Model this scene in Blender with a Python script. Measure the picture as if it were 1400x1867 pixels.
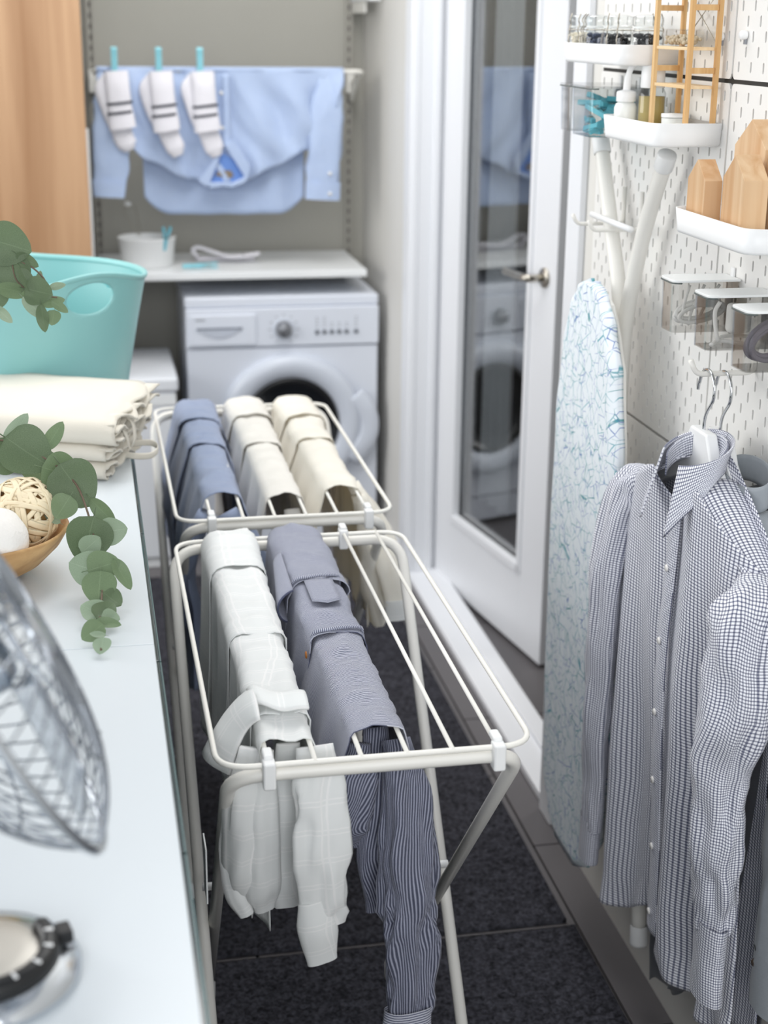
import bpy, bmesh, math, random
from mathutils import Vector, Matrix, noise
random.seed(7)
for o in list(bpy.data.objects): bpy.data.objects.remove(o, do_unlink=True)
SC = bpy.context.scene
COL = SC.collection
PI = math.pi

# ------------------------------------------------------------------ camera
cam_d = bpy.data.cameras.new('camera'); cam = bpy.data.objects.new('camera', cam_d); COL.objects.link(cam)
_r = Vector((0.98099, -0.19092, 0.01)); _u = Vector((0.0497, 0.3054, 0.95096)); _f = Vector((0.1847, 0.9329, -0.3091))
_f.normalize(); _r = (_r - _f * _r.dot(_f)).normalized(); _u = _r.cross(_f)
cam.matrix_world = Matrix(((_r.x, _u.x, -_f.x, 0), (_r.y, _u.y, -_f.y, 0), (_r.z, _u.z, -_f.z, 1.604), (0, 0, 0, 1)))
cam_d.sensor_fit = 'HORIZONTAL'; cam_d.sensor_width = 36.0; cam_d.lens = 2748.26 / 1400 * 36
cam_d.clip_start = 0.05; cam_d.clip_end = 60
cam_d.dof.use_dof = True; cam_d.dof.focus_distance = 2.0; cam_d.dof.aperture_fstop = 5.8
SC.camera = cam

# ------------------------------------------------------------------ world, lights, exposure
w = bpy.data.worlds.new('daylight'); SC.world = w; w.use_nodes = True
bg = w.node_tree.nodes['Background']; bg.inputs[0].default_value = (0.93, 0.96, 1.0, 1); bg.inputs[1].default_value = 0.54
def area(name, loc, target, sx, sy, power, col=(1, 1, 1)):
    l = bpy.data.lights.new(name, 'AREA'); l.shape = 'RECTANGLE'; l.size = sx; l.size_y = sy; l.energy = power; l.color = col
    o = bpy.data.objects.new(name, l); COL.objects.link(o); o.location = loc
    o.rotation_euler = (Vector(target) - Vector(loc)).to_track_quat('-Z', 'Y').to_euler()
    return o
area('window_daylight', (-2.1, 3.3, 1.75), (0.9, 3.1, 1.1), 2.2, 1.3, 36, (1.0, 0.99, 0.97))
area('fill_behind_camera', (-0.2, -1.6, 2.1), (0.45, 4.0, 0.9), 2.2, 1.8, 50, (0.97, 0.985, 1.0))  # unseen fill added behind the camera to lift the upright surfaces
area('hall_fill', (1.7, 3.4, 2.6), (1.3, 3.8, 0.8), .5, .5, 9, (1.0, 0.97, 0.92))  # added fill so the curtain and room behind the door glass show
area('overhead_fill', (0.45, 3.3, 2.9), (0.4, 3.2, 0), 0.9, 2.0, 29, (1.0, 0.99, 0.97))  # added overhead fill for the racks, hamper lid and shelf
SC.view_settings.view_transform = 'Standard'; SC.view_settings.look = 'None'
SC.view_settings.gamma = 1.0; SC.view_settings.use_curve_mapping = False
SC.view_settings.exposure = 0.32

# ------------------------------------------------------------------ helpers: objects
def thing(name, label, cat, loc=(0, 0, 0), group=None):
    o = bpy.data.objects.new(name, None); COL.objects.link(o); o.location = loc; o.empty_display_size = 0.05
    tag(o, label, cat, group); return o
def tag(o, label, cat, group=None):
    o['label'] = label; o['category'] = cat
    if group: o['group'] = group
    return o
def world_of(o):
    m = Matrix.Translation(o.location)
    return m
def adopt(c, p):
    c.parent = p
    if p is None: return
    l = Vector(p.location); q = p.parent
    if q is not None: l = Vector((0, 0, 0)) if p.type == 'MESH' else l
    c.matrix_parent_inverse = Matrix.Translation(l).inverted() if p.type == 'EMPTY' else Matrix()
def copy_tree(o, parent=None):
    c = o.copy(); COL.objects.link(c)
    if parent is not None: c.parent = parent
    for ch in list(o.children): copy_tree(ch, c)
    return c

def lin(h):
    h = h.lstrip('#'); r = []
    for i in (0, 2, 4):
        c = int(h[i:i + 2], 16) / 255
        r.append(c / 12.92 if c <= 0.04045 else ((c + 0.055) / 1.055) ** 2.4)
    return tuple(r) + (1,)

class MB:
    def __init__(s): s.v = []; s.f = []; s.uv = []
    def add(s, vs, fs, uvs=None):
        b = len(s.v); s.v += [tuple(p) for p in vs]; s.f += [tuple(i + b for i in f) for f in fs]
        s.uv += list(uvs) if uvs else [(p[0], p[1]) for p in vs]
        return s
    def box(s, x0, x1, y0, y1, z0, z1):
        vs = [(x, y, z) for z in (z0, z1) for y in (y0, y1) for x in (x0, x1)]
        return s.add(vs, [(0, 2, 3, 1), (4, 5, 7, 6), (0, 1, 5, 4), (2, 6, 7, 3), (0, 4, 6, 2), (1, 3, 7, 5)])
    def obox(s, o, ax, ay, az):
        o, ax, ay, az = Vector(o), Vector(ax), Vector(ay), Vector(az)
        vs = [o + ax * i + ay * j + az * k for k in (0, 1) for j in (0, 1) for i in (0, 1)]
        return s.add(vs, [(0, 2, 3, 1), (4, 5, 7, 6), (0, 1, 5, 4), (2, 6, 7, 3), (0, 4, 6, 2), (1, 3, 7, 5)])
    def bar(s, a, b, wx, wy, up=(0, 0, 1)):
        a, b = Vector(a), Vector(b); d = (b - a); up = Vector(up)
        sx = d.cross(up)
        if sx.length < 1e-6: sx = d.cross(Vector((1, 0, 0)))
        sx.normalize(); sy = sx.cross(d).normalized()
        return s.obox(a - sx * wx / 2 - sy * wy / 2, sx * wx, sy * wy, d)
    def tube(s, path, r, n=10, closed=False, caps=True):
        return s.sweep(path, r, r, None, n, closed, caps)
    def sweep(s, path, ra, rb, side=None, n=12, closed=False, caps=True, p=1.0):
        P = [Vector(q) for q in path]; m = len(P)
        RA = ra if isinstance(ra, (list, tuple)) else [ra] * m
        RB = rb if isinstance(rb, (list, tuple)) else [rb] * m
        T = []
        for i in range(m):
            if closed: t = P[(i + 1) % m] - P[i - 1]
            else: t = P[min(i + 1, m - 1)] - P[max(i - 1, 0)]
            T.append(t.normalized() if t.length > 1e-9 else Vector((0, 0, 1)))
        if side is None:
            N = T[0].orthogonal().normalized()
        vs, uvs, L = [], [], 0
        for i in range(m):
            if i: L += (P[i] - P[i - 1]).length
            if side is None:
                N = (N - T[i] * N.dot(T[i]))
                N = N.normalized() if N.length > 1e-6 else T[i].orthogonal().normalized()
                A = N
            else:
                sd = Vector(side[i] if isinstance(side, list) else side)
                A = (sd - T[i] * sd.dot(T[i])).normalized()
            B = T[i].cross(A)
            for k in range(n):
                a = 2 * PI * k / n; c, q = math.cos(a), math.sin(a)
                if p != 1.0: c = math.copysign(abs(c) ** p, c); q = math.copysign(abs(q) ** p, q)
                vs.append(P[i] + A * RA[i] * c + B * RB[i] * q)
                uvs.append((abs((k / n) * 2 - 1) * 2 * max(RA[i], RB[i]), L))
        fs = []
        for i in range(m if closed else m - 1):
            j = (i + 1) % m
            for k in range(n):
                l = (k + 1) % n; fs.append((i * n + k, i * n + l, j * n + l, j * n + k))
        if caps and not closed:
            fs.append(tuple(range(n))[::-1]); fs.append(tuple((m - 1) * n + k for k in range(n)))
        return s.add(vs, fs, uvs)
    def lathe(s, c, prof, n=32, ax=(0, 0, 1), a0=0, a1=2 * PI, caps=False):
        c = Vector(c); az = Vector(ax).normalized(); ex = az.orthogonal().normalized()
        if abs(az.z) > 0.99: ex = Vector((1, 0, 0))
        ey = az.cross(ex); full = abs(a1 - a0 - 2 * PI) < 1e-6
        m = len(prof); vs, uvs, fs = [], [], []
        cnt = n if full else n + 1
        for k in range(cnt):
            a = a0 + (a1 - a0) * k / n
            for (r, z) in prof:
                vs.append(c + ex * (r * math.cos(a)) + ey * (r * math.sin(a)) + az * z); uvs.append((a * 0.1, z))
        for k in range(n):
            l = (k + 1) % cnt
            for i in range(m - 1):
                fs.append((k * m + i, l * m + i, l * m + i + 1, k * m + i + 1))
        return s.add(vs, fs, uvs)
    def sphere(s, c, r, n=16, m=10, sc=(1, 1, 1)):
        c = Vector(c); vs, fs = [], []
        for i in range(m + 1):
            t = PI * i / m
            for k in range(n):
                a = 2 * PI * k / n
                vs.append((c.x + r * sc[0] * math.sin(t) * math.cos(a), c.y + r * sc[1] * math.sin(t) * math.sin(a), c.z + r * sc[2] * math.cos(t)))
        for i in range(m):
            for k in range(n):
                l = (k + 1) % n; fs.append((i * n + k, (i + 1) * n + k, (i + 1) * n + l, i * n + l))
        return s.add(vs, fs)
    def prism(s, poly, f3, d0, d1):
        n = len(poly)
        vs = [f3(a, b, d0) for a, b in poly] + [f3(a, b, d1) for a, b in poly]
        uvs = [(a, b) for a, b in poly] * 2
        fs = [tuple(range(n))[::-1], tuple(range(n, 2 * n))] + [(i, (i + 1) % n, n + (i + 1) % n, n + i) for i in range(n)]
        return s.add(vs, fs, uvs)
    def grid(s, fn, nu, nv, wrap=False):
        vs, uvs = [], []
        for j in range(nv + 1):
            for i in range(nu + 1):
                r = fn(i / nu, j / nv)
                vs.append(r[0]); uvs.append(r[1])
        fs = [(j * (nu + 1) + i, j * (nu + 1) + i + 1, (j + 1) * (nu + 1) + i + 1, (j + 1) * (nu + 1) + i) for j in range(nv) for i in range(nu)]
        return s.add(vs, fs, uvs)
    def data(s, name, mat, smooth=False):
        me = bpy.data.meshes.new(name); me.from_pydata(s.v, [], s.f); me.validate()
        ul = me.uv_layers.new(name='uv')
        if len(s.uv) == len(me.vertices):
            idx = [0] * len(me.loops); me.loops.foreach_get('vertex_index', idx)
            flat = [c for i in idx for c in s.uv[i]]
            ul.data.foreach_set('uv', flat)
        bm = bmesh.new(); bm.from_mesh(me); bmesh.ops.recalc_face_normals(bm, faces=bm.faces); bm.to_mesh(me); bm.free()
        if smooth: me.polygons.foreach_set('use_smooth', [True] * len(me.polygons))
        if mat: me.materials.append(mat)
        return me
    def build(s, name, mat, parent=None, smooth=False, bev=0, solid=0, sub=0, seg=2, angle=True, offset=0):
        me = s.data(name, mat, smooth or bev > 0)
        o = bpy.data.objects.new(name, me); COL.objects.link(o); adopt(o, parent)
        if solid:
            m = o.modifiers.new('solid', 'SOLIDIFY'); m.thickness = solid; m.offset = offset
        if bev:
            m = o.modifiers.new('bevel', 'BEVEL'); m.width = bev; m.segments = seg; m.limit_method = 'ANGLE'; m.angle_limit = 0.6
            if hasattr(m, 'harden_normals'): m.harden_normals = True
        if sub:
            m = o.modifiers.new('sub', 'SUBSURF'); m.levels = sub; m.render_levels = sub
        return o
def struct(name, mb, mat, parent=None, **k):
    o = mb.build(name, mat, parent, **k)
    if parent is None: o['kind'] = 'structure'
    return o
def fillet(pts, r, n=6, closed=False):
    P = [Vector(p) for p in pts]; out = []; m = len(P)
    for i in range(m):
        if not closed and i in (0, m - 1): out.append(P[i]); continue
        a, b, c = P[i - 1], P[i], P[(i + 1) % m]
        da, dc = (a - b), (c - b); k = min(r, da.length * .49, dc.length * .49)
        p0, p1 = b + da.normalized() * k, b + dc.normalized() * k
        for j in range(n + 1):
            t = j / n; out.append(p0 * (1 - t) ** 2 + b * 2 * t * (1 - t) + p1 * t * t)
    return out
def smooth_path(pts, n=6):
    P = [Vector(p) for p in pts]; Q = [P[0] * 2 - P[1]] + P + [P[-1] * 2 - P[-2]]; out = []
    for i in range(1, len(Q) - 2):
        a, b, c, d = Q[i - 1], Q[i], Q[i + 1], Q[i + 2]
        for j in range(n):
            t = j / n
            out.append(0.5 * ((2 * b) + (c - a) * t + (2 * a - 5 * b + 4 * c - d) * t * t + (3 * b - a - 3 * c + d) * t ** 3))
    out.append(P[-1]); return out
def lerp(a, b, t): return a + (b - a) * t
def interp(xs, ys, x):
    if x <= xs[0]: return ys[0]
    for i in range(1, len(xs)):
        if x <= xs[i]:
            t = (x - xs[i - 1]) / (xs[i] - xs[i - 1]); t = t * t * (3 - 2 * t); return ys[i - 1] + (ys[i] - ys[i - 1]) * t
    return ys[-1]
def nz(x, y=0, z=0): return noise.noise(Vector((x, y, z)))

# ------------------------------------------------------------------ helpers: materials
def mat(name, col, rough=0.5, metal=0, bump=0, bscale=200, vary=0, vscale=8, spec=0.5, trans=0, ior=1.45, coat=0, sheen=0, stretch=None, subs=0):
    m = bpy.data.materials.new(name); m.use_nodes = True; nt = m.node_tree; b = nt.nodes['Principled BSDF']
    c = lin(col) if isinstance(col, str) else tuple(col) + (1,)
    b.inputs['Base Color'].default_value = c; b.inputs['Roughness'].default_value = rough; b.inputs['Metallic'].default_value = metal
    b.inputs['Specular IOR Level'].default_value = spec; b.inputs['IOR'].default_value = ior
    if trans: b.inputs['Transmission Weight'].default_value = trans
    if coat: b.inputs['Coat Weight'].default_value = coat; b.inputs['Coat Roughness'].default_value = 0.08
    if sheen: b.inputs['Sheen Weight'].default_value = sheen
    if subs:
        b.inputs['Subsurface Weight'].default_value = subs; b.inputs['Subsurface Radius'].default_value = (.02, .02, .02)
    tc = nt.nodes.new('ShaderNodeTexCoord'); src = tc.outputs['Object']
    if stretch:
        mp = nt.nodes.new('ShaderNodeMapping'); mp.inputs['Scale'].default_value = stretch; nt.links.new(src, mp.inputs[0]); src = mp.outputs[0]
    if vary:
        n = nt.nodes.new('ShaderNodeTexNoise'); n.inputs['Scale'].default_value = vscale; n.inputs['Detail'].default_value = 4; nt.links.new(src, n.inputs[0])
        mx = nt.nodes.new('ShaderNodeMix'); mx.data_type = 'RGBA'
        mx.inputs[6].default_value = tuple(x * (1 - vary) for x in c[:3]) + (1,); mx.inputs[7].default_value = tuple(min(1, x * (1 + vary)) for x in c[:3]) + (1,)
        nt.links.new(n.outputs[0], mx.inputs[0]); nt.links.new(mx.outputs[2], b.inputs['Base Color'])
    if bump:
        n = nt.nodes.new('ShaderNodeTexNoise'); n.inputs['Scale'].default_value = bscale; n.inputs['Detail'].default_value = 3; nt.links.new(src, n.inputs[0])
        bp = nt.nodes.new('ShaderNodeBump'); bp.inputs['Strength'].default_value = bump; bp.inputs['Distance'].default_value = 0.002
        nt.links.new(n.outputs[0], bp.inputs['Height']); nt.links.new(bp.outputs[0], b.inputs['Normal'])
    return m
class NT:
    def __init__(s, m): s.t = m.node_tree; s.b = s.t.nodes['Principled BSDF']
    def n(s, typ, **kw):
        x = s.t.nodes.new(typ)
        for k, v in kw.items(): setattr(x, k, v)
        return x
    def l(s, a, b): s.t.links.new(a, b)
    def math(s, op, a, b=None, c=None, clamp=False):
        x = s.n('ShaderNodeMath', operation=op, use_clamp=clamp)
        for i, v in enumerate((a, b, c)):
            if v is None: continue
            if isinstance(v, (int, float)): x.inputs[i].default_value = v
            else: s.l(v, x.inputs[i])
        return x.outputs[0]
    def mix(s, f, a, b):
        x = s.n('ShaderNodeMix', data_type='RGBA')
        for i, v in ((0, f), (6, a), (7, b)):
            if isinstance(v, (int, float, tuple)): x.inputs[i].default_value = v
            else: s.l(v, x.inputs[i])
        return x.outputs[2]
    def uv(s):
        x = s.n('ShaderNodeUVMap'); x.uv_map = 'uv'; sp = s.n('ShaderNodeSeparateXYZ'); s.l(x.outputs[0], sp.inputs[0]); return sp.outputs[0], sp.outputs[1], x.outputs[0]
    def obj(s): return s.n('ShaderNodeTexCoord').outputs['Object']
def wood(name, c1, c2, axis='z', scale=1.0, rough=0.45, dens=26):
    m = mat(name, c1, rough); t = NT(m)
    mp = t.n('ShaderNodeMapping'); st = {'x': (1.2, dens, dens), 'y': (dens, 1.2, dens), 'z': (dens, dens, 1.2)}[axis]
    mp.inputs['Scale'].default_value = tuple(k * scale for k in st); t.l(t.obj(), mp.inputs[0])
    n1 = t.n('ShaderNodeTexNoise'); n1.inputs['Scale'].default_value = 1.0; n1.inputs['Detail'].default_value = 6; n1.inputs['Distortion'].default_value = 0.6; t.l(mp.outputs[0], n1.inputs[0])
    n2 = t.n('ShaderNodeTexNoise'); n2.inputs['Scale'].default_value = 0.22; n2.inputs['Detail'].default_value = 2; t.l(mp.outputs[0], n2.inputs[0])
    f = t.math('ADD', t.math('MULTIPLY', n1.outputs[0], 0.9), t.math('MULTIPLY', n2.outputs[0], 0.9))
    f = t.math('MULTIPLY_ADD', f, 2.2, -1.45, clamp=True)
    t.l(t.mix(f, lin(c1), lin(c2)), t.b.inputs['Base Color'])
    bp = t.n('ShaderNodeBump'); bp.inputs['Strength'].default_value = 0.15; bp.inputs['Distance'].default_value = 0.001; t.l(n1.outputs[0], bp.inputs['Height']); t.l(bp.outputs[0], t.b.inputs['Normal'])
    return m
def clear(name, tint=(0.96, 0.97, 0.97), refl=1.0, rough=0.02, base=0.05, ior=1.45):
    m = bpy.data.materials.new(name); m.use_nodes = True; nt = m.node_tree; nt.nodes.clear()
    out = nt.nodes.new('ShaderNodeOutputMaterial'); mx = nt.nodes.new('ShaderNodeMixShader'); tr = nt.nodes.new('ShaderNodeBsdfTransparent'); gl = nt.nodes.new('ShaderNodeBsdfGlossy')
    tr.inputs[0].default_value = tuple(tint) + (1,); gl.inputs['Roughness'].default_value = rough
    lw = nt.nodes.new('ShaderNodeLayerWeight'); lw.inputs[0].default_value = 0.5
    pw = nt.nodes.new('ShaderNodeMath'); pw.operation = 'POWER'; pw.inputs[1].default_value = 4.5
    ma = nt.nodes.new('ShaderNodeMath'); ma.operation = 'MULTIPLY_ADD'; ma.inputs[1].default_value = refl; ma.inputs[2].default_value = base; ma.use_clamp = True
    nt.links.new(lw.outputs['Facing'], pw.inputs[0]); nt.links.new(pw.outputs[0], ma.inputs[0]); nt.links.new(ma.outputs[0], mx.inputs[0])
    nt.links.new(tr.outputs[0], mx.inputs[1]); nt.links.new(gl.outputs[0], mx.inputs[2]); nt.links.new(mx.outputs[0], out.inputs[0])
    return m
def translucent(m, amount, col):
    nt = m.node_tree; b = nt.nodes['Principled BSDF']; out = nt.nodes['Material Output']
    tr = nt.nodes.new('ShaderNodeBsdfTranslucent'); tr.inputs[0].default_value = lin(col); mx = nt.nodes.new('ShaderNodeMixShader'); mx.inputs[0].default_value = amount
    nt.links.new(b.outputs[0], mx.inputs[1]); nt.links.new(tr.outputs[0], mx.inputs[2]); nt.links.new(mx.outputs[0], out.inputs[0])
    return m

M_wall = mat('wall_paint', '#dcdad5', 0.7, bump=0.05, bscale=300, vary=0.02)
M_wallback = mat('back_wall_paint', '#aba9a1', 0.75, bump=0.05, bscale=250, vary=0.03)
M_white = mat('white_lacquer', '#eef0f1', 0.35)
M_doorw = mat('white_door_paint', '#e9ebef', 0.4)
M_top = mat('white_counter', '#d3dadf', 0.28)
M_plastic = mat('white_plastic', '#eff0f0', 0.4)
M_metalw = mat('white_powder_coat', '#eceae4', 0.38)
M_wire = mat('cream_wire', '#f3f1ea', 0.35)
M_steel = mat('brushed_steel', '#b9b4aa', 0.32, metal=1)
M_chrome = mat('chrome', '#d8dadc', 0.12, metal=1)
M_dark = mat('black_plastic', '#17181a', 0.35)
M_grey = mat('grey_plastic', '#8d9096', 0.4)
M_teal = mat('teal_plastic', '#5fbccb', 0.4)
M_tile = mat('dark_grey_tile', '#625f61', 0.45, bump=0.08, bscale=120, vary=0.06, vscale=5)
M_grout = mat('dark_grout', '#2d2b2b', 0.9)
M_clear = clear('clear_plastic', (0.965, 0.972, 0.972), 1.0, 0.03, 0.03)
M_glass = clear('jar_glass', (0.955, 0.97, 0.97), 1.5, 0.02, 0.06)

# ------------------------------------------------------------------ the room
YB = 5.0; XR = 0.907
# floor: grout bed with a tile for every piece
fl = struct('floor', MB().box(-1.2, 3.0, -0.6, 5.6, -0.06, -0.004), M_grout)
tile_me = None
def tile(x0, y0, y1, x1):
    b = MB().box(x0 + .002, x1 - .002, y0 + .002, y1 - .002, -0.012, 0.0)
    o = b.build('tile', M_tile, fl, bev=0.0015)
    return o
cols = [(-.962, -.362, 0), (-.362, .238, 1), (.238, .838, 1), (.838, 1.438, 0), (1.438, 2.038, 1), (2.038, 2.638, 0)]
for (x0, x1, odd) in cols:
    y = 0.23 if not odd else -0.06
    while y < 5.3:
        tile(x0, y, y + .597, x1); y += .597
# walls
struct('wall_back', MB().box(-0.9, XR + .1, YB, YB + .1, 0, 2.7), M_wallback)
# right wall: solid parts either side of the doorway and the lintel over it
wr = MB(); wr.box(XR, XR + .085, 4.2, YB, 0, 2.7); wr.box(XR, XR + .085, -0.6, 2.755, 0, 2.7); wr.box(XR, XR + .085, 2.755, 4.2, 2.12, 2.7)
struct('wall_right', wr, M_wall)
# room beyond the doorway
hb = MB(); hb.box(2.3, 2.4, 1.2, 5.6, 0, 2.7); hb.box(XR + .085, 2.4, 5.5, 5.6, 0, 2.7); hb.box(XR + .085, 2.4, 1.2, 1.3, 0, 2.7)
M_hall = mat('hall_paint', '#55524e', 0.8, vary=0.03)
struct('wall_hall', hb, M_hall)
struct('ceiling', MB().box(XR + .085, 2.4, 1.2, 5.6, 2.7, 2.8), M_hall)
# door casings, reveal and threshold
tr = MB(); tr.box(XR - .014, XR, 4.2, 4.275, 0, 2.19); tr.box(XR - .006, XR + .012, 4.188, 4.206, 0, 2.12); tr.box(XR - .014, XR, 2.69, 2.765, 0, 2.19); tr.box(XR - .014, XR, 2.69, 4.275, 2.12, 2.19)
struct('trim_1', tr, M_doorw, bev=0.003)
th = MB(); th.box(XR - .004, XR + .1, 2.755, 4.2, 0, 0.02); th.box(XR + .058, XR + .1, 2.755, 4.2, 0.02, 0.032)
struct('trim_2', th, M_doorw, bev=0.003)
struct('trim_3', MB().box(XR + .012, XR + .10, 4.19, 4.202, 0.02, 2.12).box(XR + .05, XR + .066, 4.172, 4.19, 0.02, 2.12), M_doorw, bev=0.002)
struct('baseboard_right', MB().box(XR - .012, XR, 4.275, YB, 0, 0.07), M_doorw, bev=0.003)

# the glazed door, a few degrees open into the next room
H = Vector((.985, 4.185, 0)); Fv = Vector((1.103, 3.47, 0)); DL = (Fv - H).length
de = (Fv - H).normalized(); dn = Vector((-de.y, de.x, 0))          # dn points away from the camera side
if dn.x < 0: dn = -dn
D0, D1 = 0.012, 2.05
def dpt(s, d, z): return H + de * s + dn * d + Vector((0, 0, z))
def dbox(mb, s0, s1, d0, d1, z0, z1): mb.obox(dpt(s0, d0, z0), de * (s1 - s0), dn * (d1 - d0), Vector((0, 0, z1 - z0))); return mb
ft = MB(); g0, g1, gz0, gz1 = .125, .59, .225, 1.93
dbox(ft, 0, g0, 0, .042, D0, D1); dbox(ft, g1, DL, 0, .042, D0, D1); dbox(ft, g0, g1, 0, .042, D0, gz0); dbox(ft, g0, g1, 0, .042, gz1, D1)
door = struct('door_1', ft, M_doorw, bev=0.002)
bd = MB(); k = .018
dbox(bd, g0 - .004, g0 + k, -.006, .016, gz0 - .004, gz1); dbox(bd, g1 - k, g1 + .004, -.006, .016, gz0 - .004, gz1); dbox(bd, g0, g1, -.006, .016, gz0 - .004, gz0 + k); dbox(bd, g0, g1, -.006, .016, gz1 - k, gz1 + .004)
struct('glazing_bead', bd, M_doorw, door, bev=0.003)
M_pane = clear('door_glass', (0.85, 0.87, 0.88), 2.0, 0.0, 0.14)
gp = MB(); dbox(gp, g0, g1, .020, .024, gz0, gz1); struct('pane', gp, M_pane, door)
hp = MB(); hc = dpt(.665, 0, 1.015)
hp.lathe(hc + dn * .001, [(0, -.009), (.022, -.009), (.025, -.006), (.025, 0)], 24, dn)
hd = struct('door_rose', hp, M_steel, door, smooth=True)
hp = MB(); hp.tube(fillet([hc, hc - dn * .05, hc - dn * .05 - de * .125], .014, 6), .0095, 12)
struct('door_handle', hp, M_steel, door, smooth=True)
# net curtain hung inside the glass of the door
M_curt = translucent(mat('net_curtain', '#dfe0e2', 0.8), 0.35, '#eeeeee')
cu = MB()
def cfn(u, v):
    z = lerp(1.95, .30, v); s = lerp(.175, .325, u) - .02 * v * (1 - u) + .03 * v * u
    p = dpt(s, (.07) + .012 * math.sin(u * 21 + 1.5 * math.sin(v * 2)), z); return p, (u, v)
cu.grid(cfn, 60, 24)
co = cu.build('net_curtain', M_curt, None, smooth=True, solid=.001)
tag(co, 'pale net curtain hanging close behind the glass of the door', 'curtain')

# ------------------------------------------------------------------ back of the room
M_beech = wood('beech_veneer', '#c39d79', '#9f7754', 'z', 0.75, 0.45, 26)
# tall cabinet with a beech door at the left
tc_ = thing('tall_cabinet', 'tall cabinet with a beech-veneer door beside the drying bar', 'cabinet', (-.3, 4.4, 0))
MB().box(-.62, -.002, 4.42, 4.985, 0, 2.4).build('body', mat('cabinet_side_grey', '#8f8c86', .6), tc_, bev=.002)
MB().box(-.615, .0135, 4.398, 4.418, .04, 2.38).build('door', M_beech, tc_, bev=.002)
MB().box(-.0, .0205, 4.425, 4.46, .06, 1.31).build('side_panel', M_white, tc_, bev=.002)
# slotted wall rails and the white shelf they carry
def rail(x, label):
    t = thing('wall_rail', label, 'rail', (x, YB, .5), 'slotted wall rails on the back wall')
    MB().box(x - .012, x - .007, YB - .018, YB - .001, .5, 2.4).box(x + .007, x + .012, YB - .018, YB - .001, .5, 2.4).box(x - .007, x + .007, YB - .010, YB - .001, .5, 2.4).build('channel', mat('rail_paint', '#a9a69e', .5), t)
    m = MB()
    z = .52
    while z < 2.38: m.box(x - .0025, x + .0025, YB - .0125, YB - .0098, z, z + .014); z += .032
    sl = m.build('slots', mat('slot_shadow', '#4b4945', .8), t); sl['kind'] = 'stuff'
rail(.043, 'slotted metal wall rail beside the tall beech cabinet')
rail(.857, 'slotted metal wall rail near the corner above the washing machine')
sh = thing('wall_shelf', 'white shelf board above the washing machine', 'shelf', (.44, 4.78, .86))
MB().box(.03, .842, 4.56, YB - .02, .858, .88).build('board', M_white, sh, bev=.003)
for x in (.043, .857 - .03): MB().prism([(YB - .02, .80), (YB - .02, .858), (4.65, .858), (4.65, .848)], lambda a, b, d: (d, a, b), x, x + .006).build('bracket', M_metalw, sh)
us = thing('upper_shelf', 'end of a white shelf high in the back corner by the right wall', 'shelf', (.8, 4.8, 1.62))
MB().box(.86, .90, 4.66, YB - .002, 1.664, 1.684).build('board', M_white, us, bev=.003)
MB().box(.864, .870, 4.75, YB - .002, 1.63, 1.664).build('bracket', M_metalw, us)

# washing machine
M_wash = mat('washer_white', '#dde2ec', 0.32)
M_wash2 = mat('washer_door_silver', '#d3d9e4', 0.25)
X0, X1, YW, ZW = .28, .878, 4.548, .806
wm = thing('washing_machine', 'white front-loading washing machine under the shelf', 'washing machine', (.58, 4.75, 0))
MB().box(X0 + .003, X1 - .003, YW + .018, YB - .02, .012, ZW - .035).build('body', M_wash, wm, bev=.006)
MB().box(X0, X1, YW + .005, YB - .015, ZW - .034, ZW).build('top_panel', M_wash, wm, bev=.008)
fp = MB()   # lower front, with a round recess for the door
cx, cz = .60, .404
fp.box(X0 + .003, X1 - .003, YW, YW + .018, .10, .648).build('front_panel', M_wash, wm, bev=.004)
MB().box(X0 + .003, X1 - .003, YW + .004, YW + .018, .015, .096).build('kick_panel', M_wash, wm, bev=.003)
cp = MB().box(X0 + .001, X1 - .001, YW - .006, YW + .016, .652, .772).build('control_panel', M_wash, wm, bev=.005)
dd = MB().box(X0 + .012, X0 + .215, YW - .012, YW - .004, .66, .755).build('detergent_drawer', M_wash, wm, bev=.004)
hm = MB()
hm.prism([(X0 + .032 + .14 * t, .712 - .028 * math.sin(PI * t)) for t in [i / 14 for i in range(15)]], lambda a, b, d: (a, d, b), YW - .0155, YW - .011)
hm.build('drawer_grip', mat('grip_shade', '#c2c8d4', .35), dd, bev=.001)
MB().box(X0 + .033, X0 + .172, YW - .0165, YW - .011, .711, .7155).build('grip_edge', mat('grip_slot', '#6d7480', .5), dd)
MB().box(X0 + .030, X0 + .060, YW - .0128, YW - .0118, .738, .742).build('nameplate', M_grey, dd)
kn = MB().lathe((.580, YW - .006, .705), [(0, -.028), (.019, -.028), (.0225, -.024), (.025, -.006), (.026, 0)], 28, (0, 1, 0)).build('program_knob', mat('knob_grey', '#8b8d92', .3, metal=.6), wm, smooth=True)
MB().lathe((.580, YW - .0062, .705), [(.027, 0), (.032, -.002), (.033, 0)], 28, (0, 1, 0)).build('knob_ring', M_wash2, kn, smooth=True)
for i in range(11):
    a = math.radians(-150 + i * 30); MB().box(.580 + .044 * math.sin(a) - .004, .580 + .044 * math.sin(a) + .004, YW - .0068, YW - .0058, .705 + .044 * math.cos(a) - .001, .705 + .044 * math.cos(a) + .001).build('dial_mark', M_grey, kn)
for i, x in enumerate((.683, .706, .729, .752, .775, .805)):
    b = MB().lathe((x, YW - .006, .694), [(0, -.006), (.005, -.006), (.0068, -.003), (.0068, 0)], 14, (0, 1, 0)).build('button', mat('button_grey', '#5f646d', .4), wm, smooth=True)
    m = MB()
    for k_ in range(4 if i in (0, 1, 5) else 2): m.box(x - .004, x + .004, YW - .0068, YW - .0058, .710 + k_ * .009, .712 + k_ * .009)
    m.build('button_legend', M_grey, b)
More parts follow.
